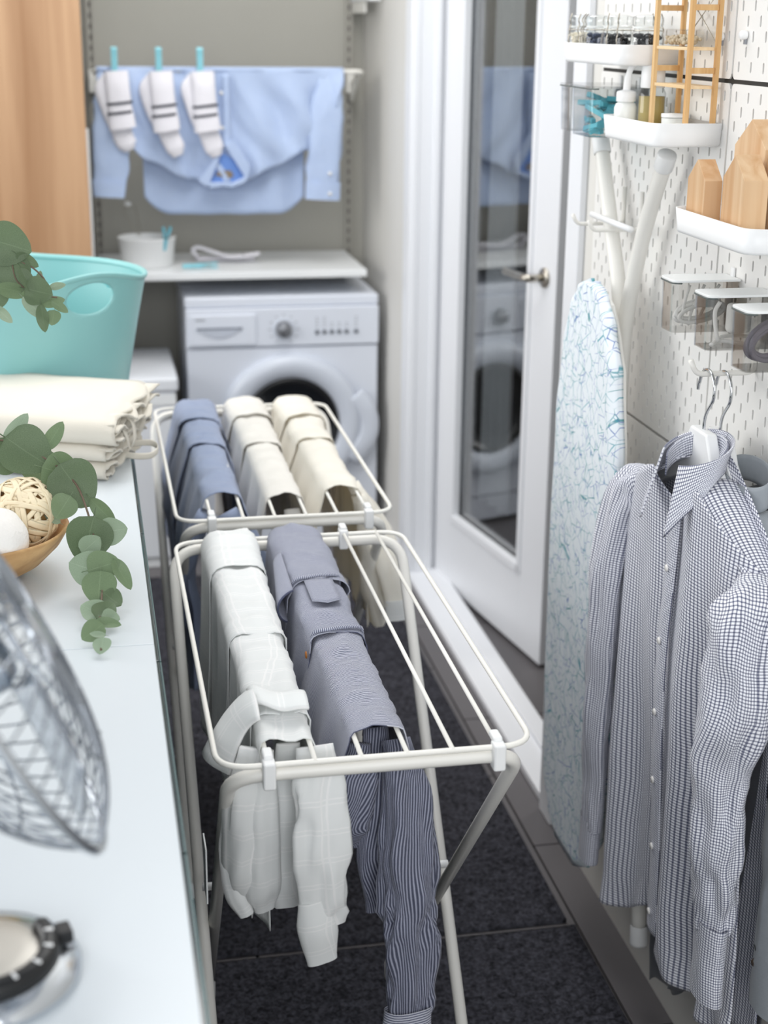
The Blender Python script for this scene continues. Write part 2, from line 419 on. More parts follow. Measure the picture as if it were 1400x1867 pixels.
dr = MB().lathe((cx, YW - .001, cz), [(.222, .003), (.224, -.010), (.214, -.026), (.196, -.033), (.172, -.028), (.152, -.018), (.149, -.010), (.149, .004)], 64, (0, 1, 0)).build('door_ring', M_wash2, wm, smooth=True)
MB().lathe((cx, YW - .002, cz), [(.150, -.012), (.146, -.022), (.136, -.020), (.136, 0)], 64, (0, 1, 0)).build('door_seal', M_dark, dr, smooth=True)
M_port = mat('porthole_glass', '#1a1c20', 0.08, spec=.6); 
MB().lathe((cx, YW, cz), [(.137, -.018), (.124, -.008), (.1, -.005), (.06, -.003), (0, -.0025)], 48, (0, 1, 0)).build('porthole', M_port, dr, smooth=True)
hh = MB(); hh.sweep(smooth_path([(cx + .20, YW - .022, cz + .09), (cx + .232, YW - .026, cz + .05), (cx + .246, YW - .026, cz), (cx + .235, YW - .026, cz - .06), (cx + .19, YW - .020, cz - .12)], 6), .030, .010, (1, 0, .1), 14)
hh.build('door_handle', M_wash2, dr, smooth=True)
for x in (X0 + .05, X1 - .05):
    for y in (YW + .06, YB - .08): MB().lathe((x, y, 0), [(0, 0), (.02, 0), (.02, .014), (0, .014)], 12).build('foot', M_dark, wm)

# fabric hamper beside the washer
M_fab = mat('white_hamper_fabric', '#e2e5ea', 0.8, bump=.2, bscale=400)
hp_ = thing('laundry_hamper', 'white fabric hamper with a lid standing left of the washing machine', 'hamper', (.13, 4.55, 0))
MB().box(.026, .238, 4.40, 4.83, .03, .565).build('body', M_fab, hp_, bev=.012, seg=3)
MB().box(.022, .246, 4.392, 4.84, .555, .598).build('lid', M_fab, hp_, bev=.01, seg=3)
MB().box(.026, .238, 4.397, 4.40, .515, .548).build('binding', M_white, hp_, bev=.001)
MB().box(.035, .228, 4.41, 4.82, .0, .03).build('base', M_white, hp_, bev=.004)

# wall-mounted drying bar
db = thing('drying_bar', 'white wall-mounted drying bar with a blue shirt over it', 'drying bar', (.44, 4.8, 1.44))
ZR = 1.461
MB().tube(fillet([(.07, 4.97, 1.43), (.042, 4.66, ZR), (.842, 4.66, ZR), (.862, 4.97, 1.41)], .03, 6), .007, 12).build('bar', M_metalw, db, smooth=True)
for x in (.043, .857): MB().box(x - .012, x + .012, 4.952, 4.980, 1.385, 1.455).build('bracket', M_metalw, db, bev=.003)
MB().prism([(4.70, ZR - .012), (4.965, 1.418), (4.965, 1.36), (4.90, 1.36)], lambda a, b, d: (.838 + (a - 4.66) * .06 + d, a, b), 0, .004).build('side_plate', M_metalw, db, bev=.001)

# pale blue shirt folded over the bar
def cloth_mat(name, c1, c2, pitch=.0016, rough=.75, bump=.12):
    m = mat(name, c1, rough, sheen=.15); t = NT(m); u, v, uv = t.uv()
    a = t.math('SINE', t.math('MULTIPLY', u, 6.283 / pitch)); b = t.math('SINE', t.math('MULTIPLY', v, 6.283 / pitch))
    f = t.math('MULTIPLY_ADD', t.math('MULTIPLY', a, b), .5, .5)
    n = t.n('ShaderNodeTexNoise'); n.inputs['Scale'].default_value = 60; t.l(t.obj(), n.inputs[0])
    f2 = t.math('ADD', t.math('MULTIPLY', f, .5), t.math('MULTIPLY', n.outputs[0], .5))
    t.l(t.mix(f2, lin(c1), lin(c2)), t.b.inputs['Base Color'])
    bp = t.n('ShaderNodeBump'); bp.inputs['Strength'].default_value = bump; bp.inputs['Distance'].default_value = .0006; t.l(f, bp.inputs['Height']); t.l(bp.outputs[0], t.b.inputs['Normal'])
    return m
M_blue = translucent(cloth_mat('pale_blue_cotton', '#b7cbee', '#ccdcf6'), .15, '#b0c8ee')
bs = thing('blue_shirt', 'pale blue shirt folded upside down over the drying bar at the back', 'shirt', (.42, 4.66, 1.04))
def body_back(u, v):
    x = lerp(.178, .664, u); e = min(u, 1 - u)
    zb = 1.040 + .05 * max(0, 1 - e / .16) ** 2 + .012 * (u - .6) ** 2
    z = lerp(ZR + .008, zb, v)
    y = 4.674 + .014 * nz(x * 11, z * 5) * v + .004 * math.sin(x * 60 + z * 7) * v
    return (x, y, z), (x, z)
MB().grid(body_back, 40, 26).build('body', M_blue, bs, smooth=True, solid=.0015)
low = [(0, 1.30), (.08, 1.27), (.20, 1.20), (.35, 1.148), (.47, 1.135), (.58, 1.14), (.70, 1.18), (.84, 1.23), (.94, 1.32), (1, 1.42)]
def body_front(u, v):
    x = lerp(.052, .782, u); zb = interp([a for a, b in low], [b for a, b in low], u)
    z = lerp(ZR + .009, zb, v)
    y = 4.648 - .012 * math.sin(v * PI * .5) + .018 * nz(x * 13 + z * 8, z * 4) + .010 * nz(x * 34 + z * 20, z * 12) * (.3 + v) + .009 * math.sin((x - .42) * 38 * (1 + .3 * v) + z * 10) * (.3 + v) * .8
    return (x, y, z), (x, z)
MB().grid(body_front, 60, 24).build('yoke', M_blue, bs, smooth=True, solid=.0015)
def over(u, v):
    x = lerp(.052, .782, u); a = PI * v; return (x, 4.66 - .0125 * math.cos(a), ZR + .0012 + .0105 * math.sin(a)), (x, v * .03)
MB().grid(over, 40, 8).build('fold', M_blue, bs, smooth=True, solid=.0012)
def sleeve(mb, path, ra, rb, side=(1, 0, 0), n=20, wr=.004, f=40, seed=0, cr_=.22):
    P = smooth_path(path, 6); m = len(P); k = (len(P) - 1) / (len(ra) - 1)
    A = [interp(list(range(len(ra))), ra, i / k) for i in range(m)]; B = [interp(list(range(len(rb))), rb, i / k) for i in range(m)]
    b0 = len(mb.v); mb.sweep(P, A, B, side, n, caps=False)
    for i in range(m):
        c = P[i]; ph = 2.2 * nz(i * .22, seed * 1.7) + seed
        for k_ in range(n):
            j = b0 + i * n + k_; a = 2 * PI * k_ / n; e = min(1, i / 4, (m - 1 - i) / 3 + .35)
            q = 1 + e * cr_ * (.5 * math.sin(3 * a + ph) + .35 * math.sin(5 * a - ph * 1.7 + .12 * i) + .25 * math.sin(8 * a + ph * .6 - .2 * i))
            mb.v[j] = tuple(c + (Vector(mb.v[j]) - c) * q)
    if cr_ > .1: mb.f.append(tuple(b0 + k_ for k_ in range(n)))
    for i in range(b0, len(mb.v)):
        x, y, z = mb.v[i]; d = wr * (nz(x * f + seed, y * f, z * f * .45) + .6 * nz(x * f * 2.3, y * f * 2.3 + seed, z * f * .8))
        mb.v[i] = (x + d, y + d * .7, z + d * .3)
    return mb
sl = sleeve(MB(), [(.086, 4.648, 1.44), (.088, 4.634, 1.36), (.085, 4.630, 1.24), (.075, 4.628, 1.13)], [.030, .046, .052, .046], [.008, .014, .014, .010]).build('sleeve', M_blue, bs, smooth=True)
sleeve(MB(), [(.076, 4.628, 1.15), (.073, 4.627, 1.10)], [.050, .046], [.013, .012], wr=.002, cr_=.06).build('cuff', M_blue, sl, smooth=True)
sl = sleeve(MB(), [(.742, 4.650, 1.44), (.735, 4.636, 1.35), (.722, 4.632, 1.22), (.716, 4.630, 1.10)], [.034, .048, .050, .050], [.008, .014, .014, .010], seed=5).build('sleeve', M_blue, bs, smooth=True)
cf = sleeve(MB(), [(.717, 4.630, 1.14), (.714, 4.629, 1.085)], [.054, .054], [.013, .012], wr=.002, seed=8, cr_=.06).build('cuff', M_blue, sl, smooth=True)
M_btn = mat('pearl_button', '#eceae6', .25)
for z in (1.165, 1.105): MB().lathe((.735, 4.613, z), [(0, -.002), (.005, -.002), (.006, 0), (0, .001)], 12, (0, 1, 0)).build('button', M_btn, cf, smooth=True)
# placket and upside-down collar with a small label inside
MB().grid(lambda u, v: ((lerp(.415, .437, u), 4.628 - .004 * math.sin(PI * u) - .008 * v, lerp(1.455, 1.24, v)), (u, v)), 4, 16).build('placket', M_blue, bs, smooth=True, solid=.002)
def plate(pts, y0, mbz=.004): return MB().prism(pts, lambda a, b, d: (a, y0 + d, b), 0, mbz)
plate([(.405, 1.232), (.36, 1.150), (.372, 1.138), (.432, 1.128), (.478, 1.150), (.458, 1.20)], 4.622, .003).build('collar_inside', mat('collar_inside_blue', '#6e93d6', .8), bs, bev=.001)
plate([(.388, 1.162), (.40, 1.176), (.436, 1.176), (.444, 1.160), (.43, 1.152)], 4.6195, .002).build('neck_label', mat('label_tan', '#8a7c6c', .8), bs)
plate([(.418, 1.250), (.442, 1.268), (.494, 1.190), (.486, 1.150), (.462, 1.140), (.474, 1.160)], 4.609, .008).build('collar', M_blue, bs, bev=.003)
plate([(.412, 1.238), (.398, 1.222), (.336, 1.148), (.360, 1.128), (.372, 1.142)], 4.609, .008).build('collar', M_blue, bs, bev=.003)
plate([(.362, 1.142), (.372, 1.124), (.41, 1.130), (.44, 1.126), (.482, 1.142), (.478, 1.158), (.436, 1.141), (.40, 1.143)], 4.608, .010).build('collar_stand', M_blue, bs, bev=.004)
for z in (1.40, 1.30): MB().lathe((.412, 4.622, z), [(0, -.002), (.005, -.002), (.006, 0), (0, .001)], 12, (0, 1, 0)).build('button', M_btn, bs, smooth=True)

# three socks pegged over the bar, each folded at the heel
M_sock = mat('white_sock_knit', '#eceaf0', .9, bump=.3, bscale=500, sheen=.2)
M_sockst = mat('navy_sock_stripe', '#2b3040', .9, bump=.3, bscale=500)
PEG = mat('light_blue_peg', '#8fd0dc', .4)
def peg(parent, c, ax, ay, L=.074, col=None, w_=.010, spread=.004):
    c, ax, ay = Vector(c), Vector(ax).normalized(), Vector(ay).normalized(); az = ax.cross(ay); col = col or PEG
    for s_ in (1, -1):
        pts = [(-L / 2, 0), (-L / 2, .004), (L * .05, .0065), (L / 2 - .006, .006 + spread), (L / 2, .003 + spread), (L / 2, .0012 + spread), (L * .05, .0018)]
        MB().prism(pts, lambda a, b, d: c + ax * a + ay * (b * s_) + az * d, -w_ / 2, w_ / 2).build('peg_leg', col, parent, bev=.0012)
    MB().lathe(c + ax * (L * .05), [(.004, -w_ * .6), (.0052, -w_ * .6), (.0052, w_ * .6), (.004, w_ * .6)], 10, az).build('spring', M_steel, parent)
for i, (x, lab, lab2, dx, dz) in enumerate(((.102, 'white striped sock pegged nearest the beech cabinet', 'light blue peg on the sock nearest the beech cabinet', .028, 0), (.230, 'white striped sock pegged between the other two socks', 'light blue peg on the middle sock', .040, -.018), (.350, 'white striped sock pegged nearest the shirt collar', 'light blue peg on the sock nearest the shirt collar', .034, -.020))):
    t = thing('sock', lab, 'sock', (x, 4.63, 1.2), 'striped socks on the drying bar'); yb = 4.612
    f_ = sleeve(MB(), [(x - .022, yb + .010, 1.452), (x - .026, yb + .006, 1.41), (x - .004, yb + .004, 1.345), (x + dx * .6, yb + .002, 1.285), (x + dx, yb, 1.255 + dz * .5), (x + dx + .010, yb, 1.238 + dz)], [.012, .032, .034, .030, .029, .016], [.008, .013, .015, .014, .013, .006], wr=.002, n=16, cr_=.05)
    n0 = len(f_.v); f_.f.append(tuple(range(n0 - 16, n0)))
    f_.build('foot', M_sock, t, smooth=True)
    lg = sleeve(MB(), [(x + .006, yb - .012, 1.462), (x + .008, yb - .016, 1.42), (x + .012, yb - .016, 1.37), (x + .018, yb - .016, 1.312 + dz * .4)], [.034, .034, .034, .038], [.010, .013, .012, .012], wr=.0015, n=16, seed=i, cr_=.04).build('leg', M_sock, t, smooth=True)
    for zz in (1.372, 1.345):
        z_ = zz + dz * .4
        MB().sweep([(x + .012, yb - .016, z_ + .004), (x + .0128, yb - .016, z_ - .003)], .0372, .0150, (1, 0, 0), 18, caps=False).build('stripe', M_sockst, lg, smooth=True)
    MB().sweep([(x + .014, yb - .016, 1.330 + dz * .4), (x + .0185, yb - .016, 1.300 + dz * .4)], .0392, .0150, (1, 0, 0), 18, caps=False).build('cuff', M_sock, lg, smooth=True)
    p_ = thing('clothes_peg', lab2, 'peg', (x + .002, 4.64, 1.47), 'light blue pegs on the drying bar')
    peg(p_, (x + .003, 4.640, 1.488), (0, 0, 1), (0, 1, 0), .080, None, .018, .006)

# things on the shelf
bk = thing('bucket', 'white bucket with a wire handle on the shelf above the washing machine', 'bucket', (.182, 4.72, .88))
MB().lathe((.182, 4.72, .8805), [(0, 0), (.074, 0), (.078, .004), (.087, .084), (.090, .088), (.086, .090), (.083, .086), (.074, .008), (0, .006)], 40).build('pail', M_plastic, bk, smooth=True)
hw = MB(); hw.tube(smooth_path([(.16, 4.80, .962), (.130, 4.80, 1.01), (.118, 4.79, 1.045), (.135, 4.785, 1.062), (.156, 4.79, 1.04), (.165, 4.80, .962)], 6), .0016, 8)
hd_ = hw.build('handle', M_steel, bk, smooth=True)
MB().sphere((.130, 4.786, 1.062), .009, 12, 8, (1.3, 1, .8)).build('handle_grip', M_plastic, hd_, smooth=True)
pg_ = thing('clothes_peg', 'light blue peg clipped on the rim of the white bucket', 'peg', (.236, 4.652, .965))
peg(pg_, (.236, 4.652, .972), (.15, -.1, 1), (1, .3, 0), .074, mat('aqua_peg', '#74c4d6', .4), .012, .008)
for i, (x, y, a, lab) in enumerate(((.315, 4.645, .1, 'light blue peg lying on the shelf just beside the white bucket'), (.362, 4.652, -.12, 'light blue peg lying on the shelf nearer the folded white sock'))):
    t = thing('clothes_peg', lab, 'peg', (x, y, .88), 'pegs lying on the shelf')
    peg(t, (x, y, .889), (math.cos(a), math.sin(a), 0), (0, 0, 1) if i else (-math.sin(a), math.cos(a), 0), .062, None, .012, .003)
fs_ = thing('folded_ribbon', 'white folded band with a dark edge lying on the shelf', 'ribbon', (.42, 4.78, .88))
MB().sweep(smooth_path([(.34, 4.775, .898), (.325, 4.78, .917), (.345, 4.78, .926), (.39, 4.77, .912), (.44, 4.755, .899), (.50, 4.75, .904), (.53, 4.755, .908)], 6), .018, .006, (0, 1, 0), 12).build('top_layer', M_sock, fs_, smooth=True)
MB().sweep(smooth_path([(.335, 4.785, .890), (.39, 4.79, .888), (.45, 4.785, .888), (.52, 4.77, .888)], 6), .018, .006, (0, 1, 0), 12).build('under_layer', M_sock, fs_, smooth=True)
MB().sweep([(.478, 4.752, .9015), (.484, 4.752, .902)], .0185, .0065, (0, 1, 0), 12).build('stripe', M_grey, fs_, smooth=True)

# ------------------------------------------------------------------ counter units on the left
M_front = mat('dark_teal_glass_front', '#27393b', .15, coat=.5)
M_cab = mat('cabinet_white', '#e4e7e9', .45)
def unit(y0, y1, label, fy):
    t = thing('counter_unit', label, 'cabinet', (-.25, (y0 + y1) / 2, 0), 'low cabinets along the left side')
    MB().box(-.56, .036, y0 + .001, y1 - .001, .06, .878).build('body', M_cab, t, bev=.001)
    MB().box(-.565, .055, y0 + .0006, y1 - .0006, .88, .90).build('top_panel', M_top, t, bev=.0012)
    MB().box(-.54, .0, y0 + .01, y1 - .01, 0, .06).build('plinth', M_dark, t)
    for (a, b) in fy:
        d = MB().box(.038, .0605, a + .0015, b - .0015, .07, .8775).build('door', M_front, t, bev=.0015)
        MB().box(.0606, .0625, a + .0015, b - .0015, .862, .8765).build('edge_profile', mat('aluminium_edge', '#5d7375', .3, metal=.3), d)
unit(.30, 1.672, 'white-topped counter unit carrying the fan, nearest the camera', [(.30, .78), (.78, 1.23), (1.23, 1.672)])
unit(1.672, 3.12, 'white-topped counter unit carrying towels and laundry basket', [(1.672, 2.15), (2.15, 2.63), (2.63, 3.12)])

# ------------------------------------------------------------------ mint laundry basket
M_mint = mat('mint_plastic', '#8fc6c6', .35, subs=.1)
bt = thing('laundry_basket', 'mint green plastic laundry basket with an oval handle hole', 'basket', (-.135, 2.92, .9))
bc = Vector((-.132, 2.925, .9)); A0 = math.radians(-54)
def rim_h(a):
    d = (a - A0 + PI) % (2 * PI) - PI; e = (a - A0) % (2 * PI) - PI
    return .238 + .030 * math.exp(-(d / .5) ** 2) + .030 * math.exp(-(e / .5) ** 2)
nu, nv = 220, 60; bm_v, bm_f, bm_uv = [], [], []
for j in range(nv + 1):
    for i in range(nu):
        a = 2 * PI * i / nu; v = j / nv; hgt = rim_h(a) * v
        r = lerp(.192, .232, v) + .006 * v * v; sx, sy = 1.0, 1.0
        bm_v.append((bc.x + r * math.cos(a), bc.y + r * 1.03 * math.sin(a), .9025 + hgt)); bm_uv.append((a * .2, v))
def in_hole(p):
    a = math.atan2((p[1] - bc.y) / 1.03, p[0] - bc.x); d = (a - A0 + PI) % (2 * PI) - PI; e = (a - A0) % (2 * PI) - PI
    dz = p[2] - 1.128
    return min(d * d, e * e) / .225 ** 2 + (dz / .029) ** 2 < 1
for j in range(nv):
    for i in range(nu):
        q = [j * nu + i, j * nu + (i + 1) % nu, (j + 1) * nu + (i + 1) % nu, (j + 1) * nu + i]
        c = [sum(bm_v[k][t] for k in q) / 4 for t in range(3)]
        if not in_hole(c): bm_f.append(tuple(q))
# snap the ragged hole border onto the oval
used = {}
for f in bm_f:
    for a, b in zip(f, f[1:] + f[:1]): used[tuple(sorted((a, b)))] = used.get(tuple(sorted((a, b))), 0) + 1
for (a, b), n in used.items():
    if n == 1:
        for k in (a, b):
            p = bm_v[k]
            if abs(p[2] - 1.128) < .05 and p[2] < .9 + rim_h(math.atan2((p[1] - bc.y) / 1.03, p[0] - bc.x)) - .002:
                an = math.atan2((p[1] - bc.y) / 1.03, p[0] - bc.x); d = (an - A0 + PI) % (2 * PI) - PI; e = (an - A0) % (2 * PI) - PI
                base = A0 if abs(d) < abs(e) else A0 + PI; d = d if abs(d) < abs(e) else e
                t = math.sqrt((d / .225) ** 2 + ((p[2] - 1.128) / .029) ** 2)
                if .7 < t < 1.5:
                    a2 = base + d / t; z2 = 1.128 + (p[2] - 1.128) / t; v = (z2 - .9025) / rim_h(a2); r = lerp(.192, .232, v) + .006 * v * v
                    bm_v[k] = (bc.x + r * math.cos(a2), bc.y + r * 1.03 * math.sin(a2), z2)
m_ = MB(); m_.add(bm_v, bm_f, bm_uv); m_.build('tub', M_mint, bt, smooth=True, solid=.004)
MB().lathe((bc.x, bc.y, .9005), [(0, .003), (.18, .003), (.194, .001), (.194, .006), (0, .006)], 60).build('bottom', M_mint, bt, smooth=True)
rp = []
for i in range(160):
    a = 2 * PI * i / 160; r = .2385; rp.append((bc.x + r * math.cos(a), bc.y + r * 1.03 * math.sin(a), .9015 + rim_h(a)))
MB().sweep(rp, .0065, .0042, None, 10, closed=True).build('rim', M_mint, bt, smooth=True)
M_mint2 = mat('mint_plastic_ribs', '#7cc2c6', .4)
m_ = MB()
for side in (0, PI):
    for i in range(22):
        a = A0 + side + lerp(-.205, .205, i / 21); zt = 1.128 + .029 * math.sqrt(max(0, 1 - ((a - A0 - side) / .225) ** 2))
        for rr in (.2245,):
            m_.bar((bc.x + rr * math.cos(a), bc.y + rr * 1.03 * math.sin(a), zt + .001), (bc.x + rr * math.cos(a), bc.y + rr * 1.03 * math.sin(a), zt + .009), .0022, .006, (math.cos(a), math.sin(a), 0))
go_ = m_.build('grip_ribs', M_mint2, bt); go_['kind'] = 'stuff'

# ------------------------------------------------------------------ three folded towels
M_tow = mat('cream_towel', '#dbd6ca', .95, bump=.35, bscale=700, sheen=.2)
tow_o = Vector((.012, 2.345, .9)); tx = Vector((math.cos(math.radians(-24)), math.sin(math.radians(-24)), 0)); ty = Vector((.27, .963, 0)).normalized()
def tpt(a, b, z): return tow_o + tx * a + ty * b + Vector((0, 0, z))
def towel(z0, th_, label, W, D, off, seed, nlay):
    t = thing('folded_towel', label, 'towel', tpt(-.1, .15, z0), 'folded cream towels stacked on the counter')
    prof = []
    hgt = th_ - .002; n = 14
    for i in range(13): prof.append((lerp(D, .02, i / 12), hgt))
    for i in range(1, 9): a = PI / 2 + PI * i / 9; prof.append((.02 + math.cos(a) * .022, hgt / 2 + math.sin(a) * hgt / 2))
    for i in range(13): prof.append((lerp(.02, D, i / 12), 0.0))
    def fn(u, v):
        k = min(len(prof) - 1, int(round(v * (len(prof) - 1)))); b, z = prof[k]
        a = lerp(-W, off + .006 * math.sin(b * 60 + seed) + .004 * nz(b * 40, z * 50, seed), u)
        z2 = z + .0025 * nz(a * 14 + seed, b * 14, 2) * (1 if z > .001 else 0) - .008 * max(0, u - .93) / .07 * (1 if z > hgt * .6 else 0) * (.4 + .6 * b / D)
        return tpt(a, b, z0 + max(z2, .0005)), (a, b)
    MB().grid(fn, 48, len(prof) - 1).build('outer_fold', M_tow, t, smooth=True, solid=.0035)
    for L in range(nlay):
        zl = lerp(.10, .88, (L + .5) / nlay) * hgt
        def fl_(u, v):
            b = lerp(.004, D + .004, v); a = lerp(-.16, off + .002 + .012 * nz(L * 3.3 + seed, v * 5) + .010 * math.sin(v * 9 + L * 2 + seed), u)
            zz = zl + u * u * (.0060 * math.sin(v * 24 + L * 1.7 + seed) + .004 * nz(v * 14, L * 5.1, seed))
            return tpt(a, b, z0 + min(max(zz, .003), th_ - .004)), (a, b)
        MB().grid(fl_, 14, 60).build('inner_layer', M_tow, t, smooth=True, solid=.0032)
    return t
towel(.001, .030, 'cream towel at the bottom of the folded stack', .25, .27, -.006, 1.0, 4)
towel(.032, .026, 'cream towel in the middle of the folded stack', .26, .275, .004, 4.0, 4)
t3 = towel(.059, .042, 'cream towel on top of the folded stack', .27, .285, .014, 7.5, 6)
def loop(p, t, sd):
    MB().sweep(smooth_path(p, 6), .0055, .0011, sd, 10).build('hanging_loop', M_tow, t, smooth=True)
towels = [o for o in bpy.data.objects if o.name.startswith('folded_towel')]
loop([tpt(.01, .09, .088), tpt(.026, .085, .080), tpt(.030, .08, .055), tpt(.024, .075, .040), tpt(.020, .07, .058), tpt(.012, .065, .078)], t3, (.5, 1, 0))
loop([tpt(0, .10, .020), tpt(.024, .105, .016), tpt(.045, .13, .012), tpt(.050, .16, .016), tpt(.035, .17, .022), tpt(.005, .15, .024)], towels[0], (0, 0, 1))

# ------------------------------------------------------------------ wooden bowl, balls
M_bowl = wood('olive_wood', '#cfa976', '#9a7145', 'x', 1.5, .6, 22)
bo = thing('wooden_bowl', 'carved wooden bowl holding wicker and wool balls', 'bowl', (-.165, 1.94, .9))
MB().lathe((-.165, 1.94, .9005), [(0, 0), (.050, 0), (.058, .004), (.088, .022), (.112, .046), (.124, .066), (.1225, .0695), (.119, .068), (.104, .048), (.078, .024), (.045, .012), (0, .010)], 64).build('shell', M_bowl, bo, smooth=True)
M_wick = mat('peeled_willow', '#f3e2c2', .6, vary=.15, vscale=60, bump=.2, bscale=300)
wb = thing('wicker_ball', 'pale wicker ball of crossed willow strips in the wooden bowl', 'ball', (-.100, 1.945, .965))
wc = Vector((-.100, 1.945, .984)); wr_ = .046
random.seed(11)
for i in range(34):
    nrm = Vector((random.gauss(0, 1), random.gauss(0, 1), random.gauss(0, 1))).normalized(); e1 = nrm.orthogonal().normalized(); e2 = nrm.cross(e1)
    off = random.uniform(-.35, .35); rr = wr_ * math.sqrt(1 - off * off) * random.uniform(.95, 1.04)
    pts = [wc + nrm * (off * wr_) + (e1 * math.cos(2 * PI * k_ / 40) + e2 * math.sin(2 * PI * k_ / 40)) * rr * (1 + .02 * math.sin(k_ * .9 + i)) for k_ in range(40)]
    sd = [(p - wc).cross((pts[(k_ + 1) % 40] - pts[k_ - 1])) for k_, p in enumerate(pts)]
    MB().sweep(pts, random.uniform(.0022, .0050), .0008, sd, 6, closed=True).build('willow_strip', M_wick, wb, smooth=True)
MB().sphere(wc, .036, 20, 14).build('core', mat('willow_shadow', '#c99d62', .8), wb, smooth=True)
M_wool = mat('white_wool', '#eeebe6', .95, bump=.5, bscale=260)
for c, r, lab in (((-.131, 1.868, .975), .040, 'white wool ball in the bowl in front of the wicker ball'), ((-.185, 1.99, .978), .042, 'white wool ball in the bowl behind the wicker ball')):
    b = MB().sphere((0, 0, 0), r, 40, 26)
    b.v = [tuple(Vector(p) * (1 + .035 * nz(p[0] * 60, p[1] * 60, p[2] * 60) + .05 * nz(p[0] * 22 + 3, p[1] * 22, p[2] * 22))) for p in b.v]
    o = b.build('wool_ball', M_wool, None, smooth=True); o.location = c
    tag(o, lab, 'ball', 'wool balls in the wooden bowl')

# ------------------------------------------------------------------ eucalyptus
def leaf_mat(name, c1, c2):
    m = mat(name, c1, .5, sheen=.1); t = NT(m); u, v, uv = t.uv()
    n = t.n('ShaderNodeTexNoise'); n.inputs['Scale'].default_value = 45; n.inputs['Detail'].default_value = 5; t.l(t.obj(), n.inputs[0])
    vein = t.math('SUBTRACT', 1.0, t.math('MULTIPLY', t.math('ABSOLUTE', u), 28), clamp=True)
    sidev = t.math('SUBTRACT', 1.0, t.math('MULTIPLY', t.math('ABSOLUTE', t.math('SINE', t.math('MULTIPLY_ADD', t.math('ABSOLUTE', u), -9.0, t.math('MULTIPLY', v, 11.0)))), 9), clamp=True)
    f = t.math('ADD', t.math('MULTIPLY_ADD', n.outputs[0], 1.6, -.45, clamp=True), t.math('MULTIPLY', vein, .5), clamp=True)
    f = t.math('ADD', f, t.math('MULTIPLY', sidev, .12), clamp=True)
    t.l(t.mix(f, lin(c1), lin(c2)), t.b.inputs['Base Color'])
    return translucent(m, .22, c2)
LM = [leaf_mat('leaf_green_dark', '#4c5f40', '#76896a'), leaf_mat('leaf_green_mid', '#5d7350', '#8b9f7c'), leaf_mat('leaf_green_pale', '#7d9177', '#a9bba2')]
def leaf_mesh(kind):
    out = [];
    for mi, m in enumerate(LM):
        def fn(u, v):
            w = 1.0 if kind == 'round' else .46
            y = v * 2; prof = math.sin(PI * min(1, v ** (.72 if kind == 'round' else .85))) ** .62
            if kind == 'round': prof = max(prof, 0)
            x = (u * 2 - 1) * w * prof * .98
            z = .10 * abs(u * 2 - 1) ** 1.5 * prof + .10 * (v - .5) ** 2 + .03 * math.sin(7 * v + 3 * u)
            return (x, y, z), (u * 2 - 1, v)
        b = MB().grid(fn, 12, 14); b.tube([(0, -.35, -.02), (0, 0.05, .01)], .025, 5)
        me = b.data('leaf', m, True); out.append(me)
    return out
LEAF = {'round': leaf_mesh('round'), 'long': leaf_mesh('long')}
CAMP = Vector((0, 0, 1.604))
def put_leaf(parent, p, r, ang, tiltx, tilty, kind, mi):
    """p leaf centre, r half length, ang stem-to-tip direction seen from the room side, tilt away from that view"""
    p = Vector(p); nrm = (CAMP - p).normalized(); nrm = (nrm + Vector((tiltx, 0, tilty))).normalized()
    up = Vector((0, 0, 1)); ex = up.cross(nrm).normalized(); ey = nrm.cross(ex)
    d = ex * math.cos(ang) + ey * math.sin(ang); sx = d.cross(nrm)
    o = bpy.data.objects.new('leaf', LEAF[kind][mi]); COL.objects.link(o)
    M4 = Matrix(((sx.x, d.x, nrm.x, 0), (sx.y, d.y, nrm.y, 0), (sx.z, d.z, nrm.z, 0), (0, 0, 0, 1)))
    o.parent = parent; o.matrix_parent_inverse = Matrix.Translation(parent.location).inverted()
    o.matrix_basis = Matrix.Translation(p - d * r) @ M4 @ Matrix.Scale(r, 4)
    return o
M_stem = mat('eucalyptus_stem', '#6b5a4c', .6)
eb = thing('eucalyptus_branch', 'eucalyptus branch trailing from the bowl down onto the counter', 'branch', (-.15, 1.98, 1.0))
stem = [(-.19, 1.97, .985), (-.165, 2.0, 1.05), (-.126, 1.99, 1.072), (-.083, 1.975, 1.058), (-.035, 1.945, 1.028), (-.016, 1.9, .994), (-.007, 1.85, .956), (-.002, 1.8, .934), (-.006, 1.740, .918), (-.009, 1.69, .913), (-.007, 1.640, .910)]
MB().tube(smooth_path(stem, 5), .0014, 8).build('stem', M_stem, eb, smooth=True)
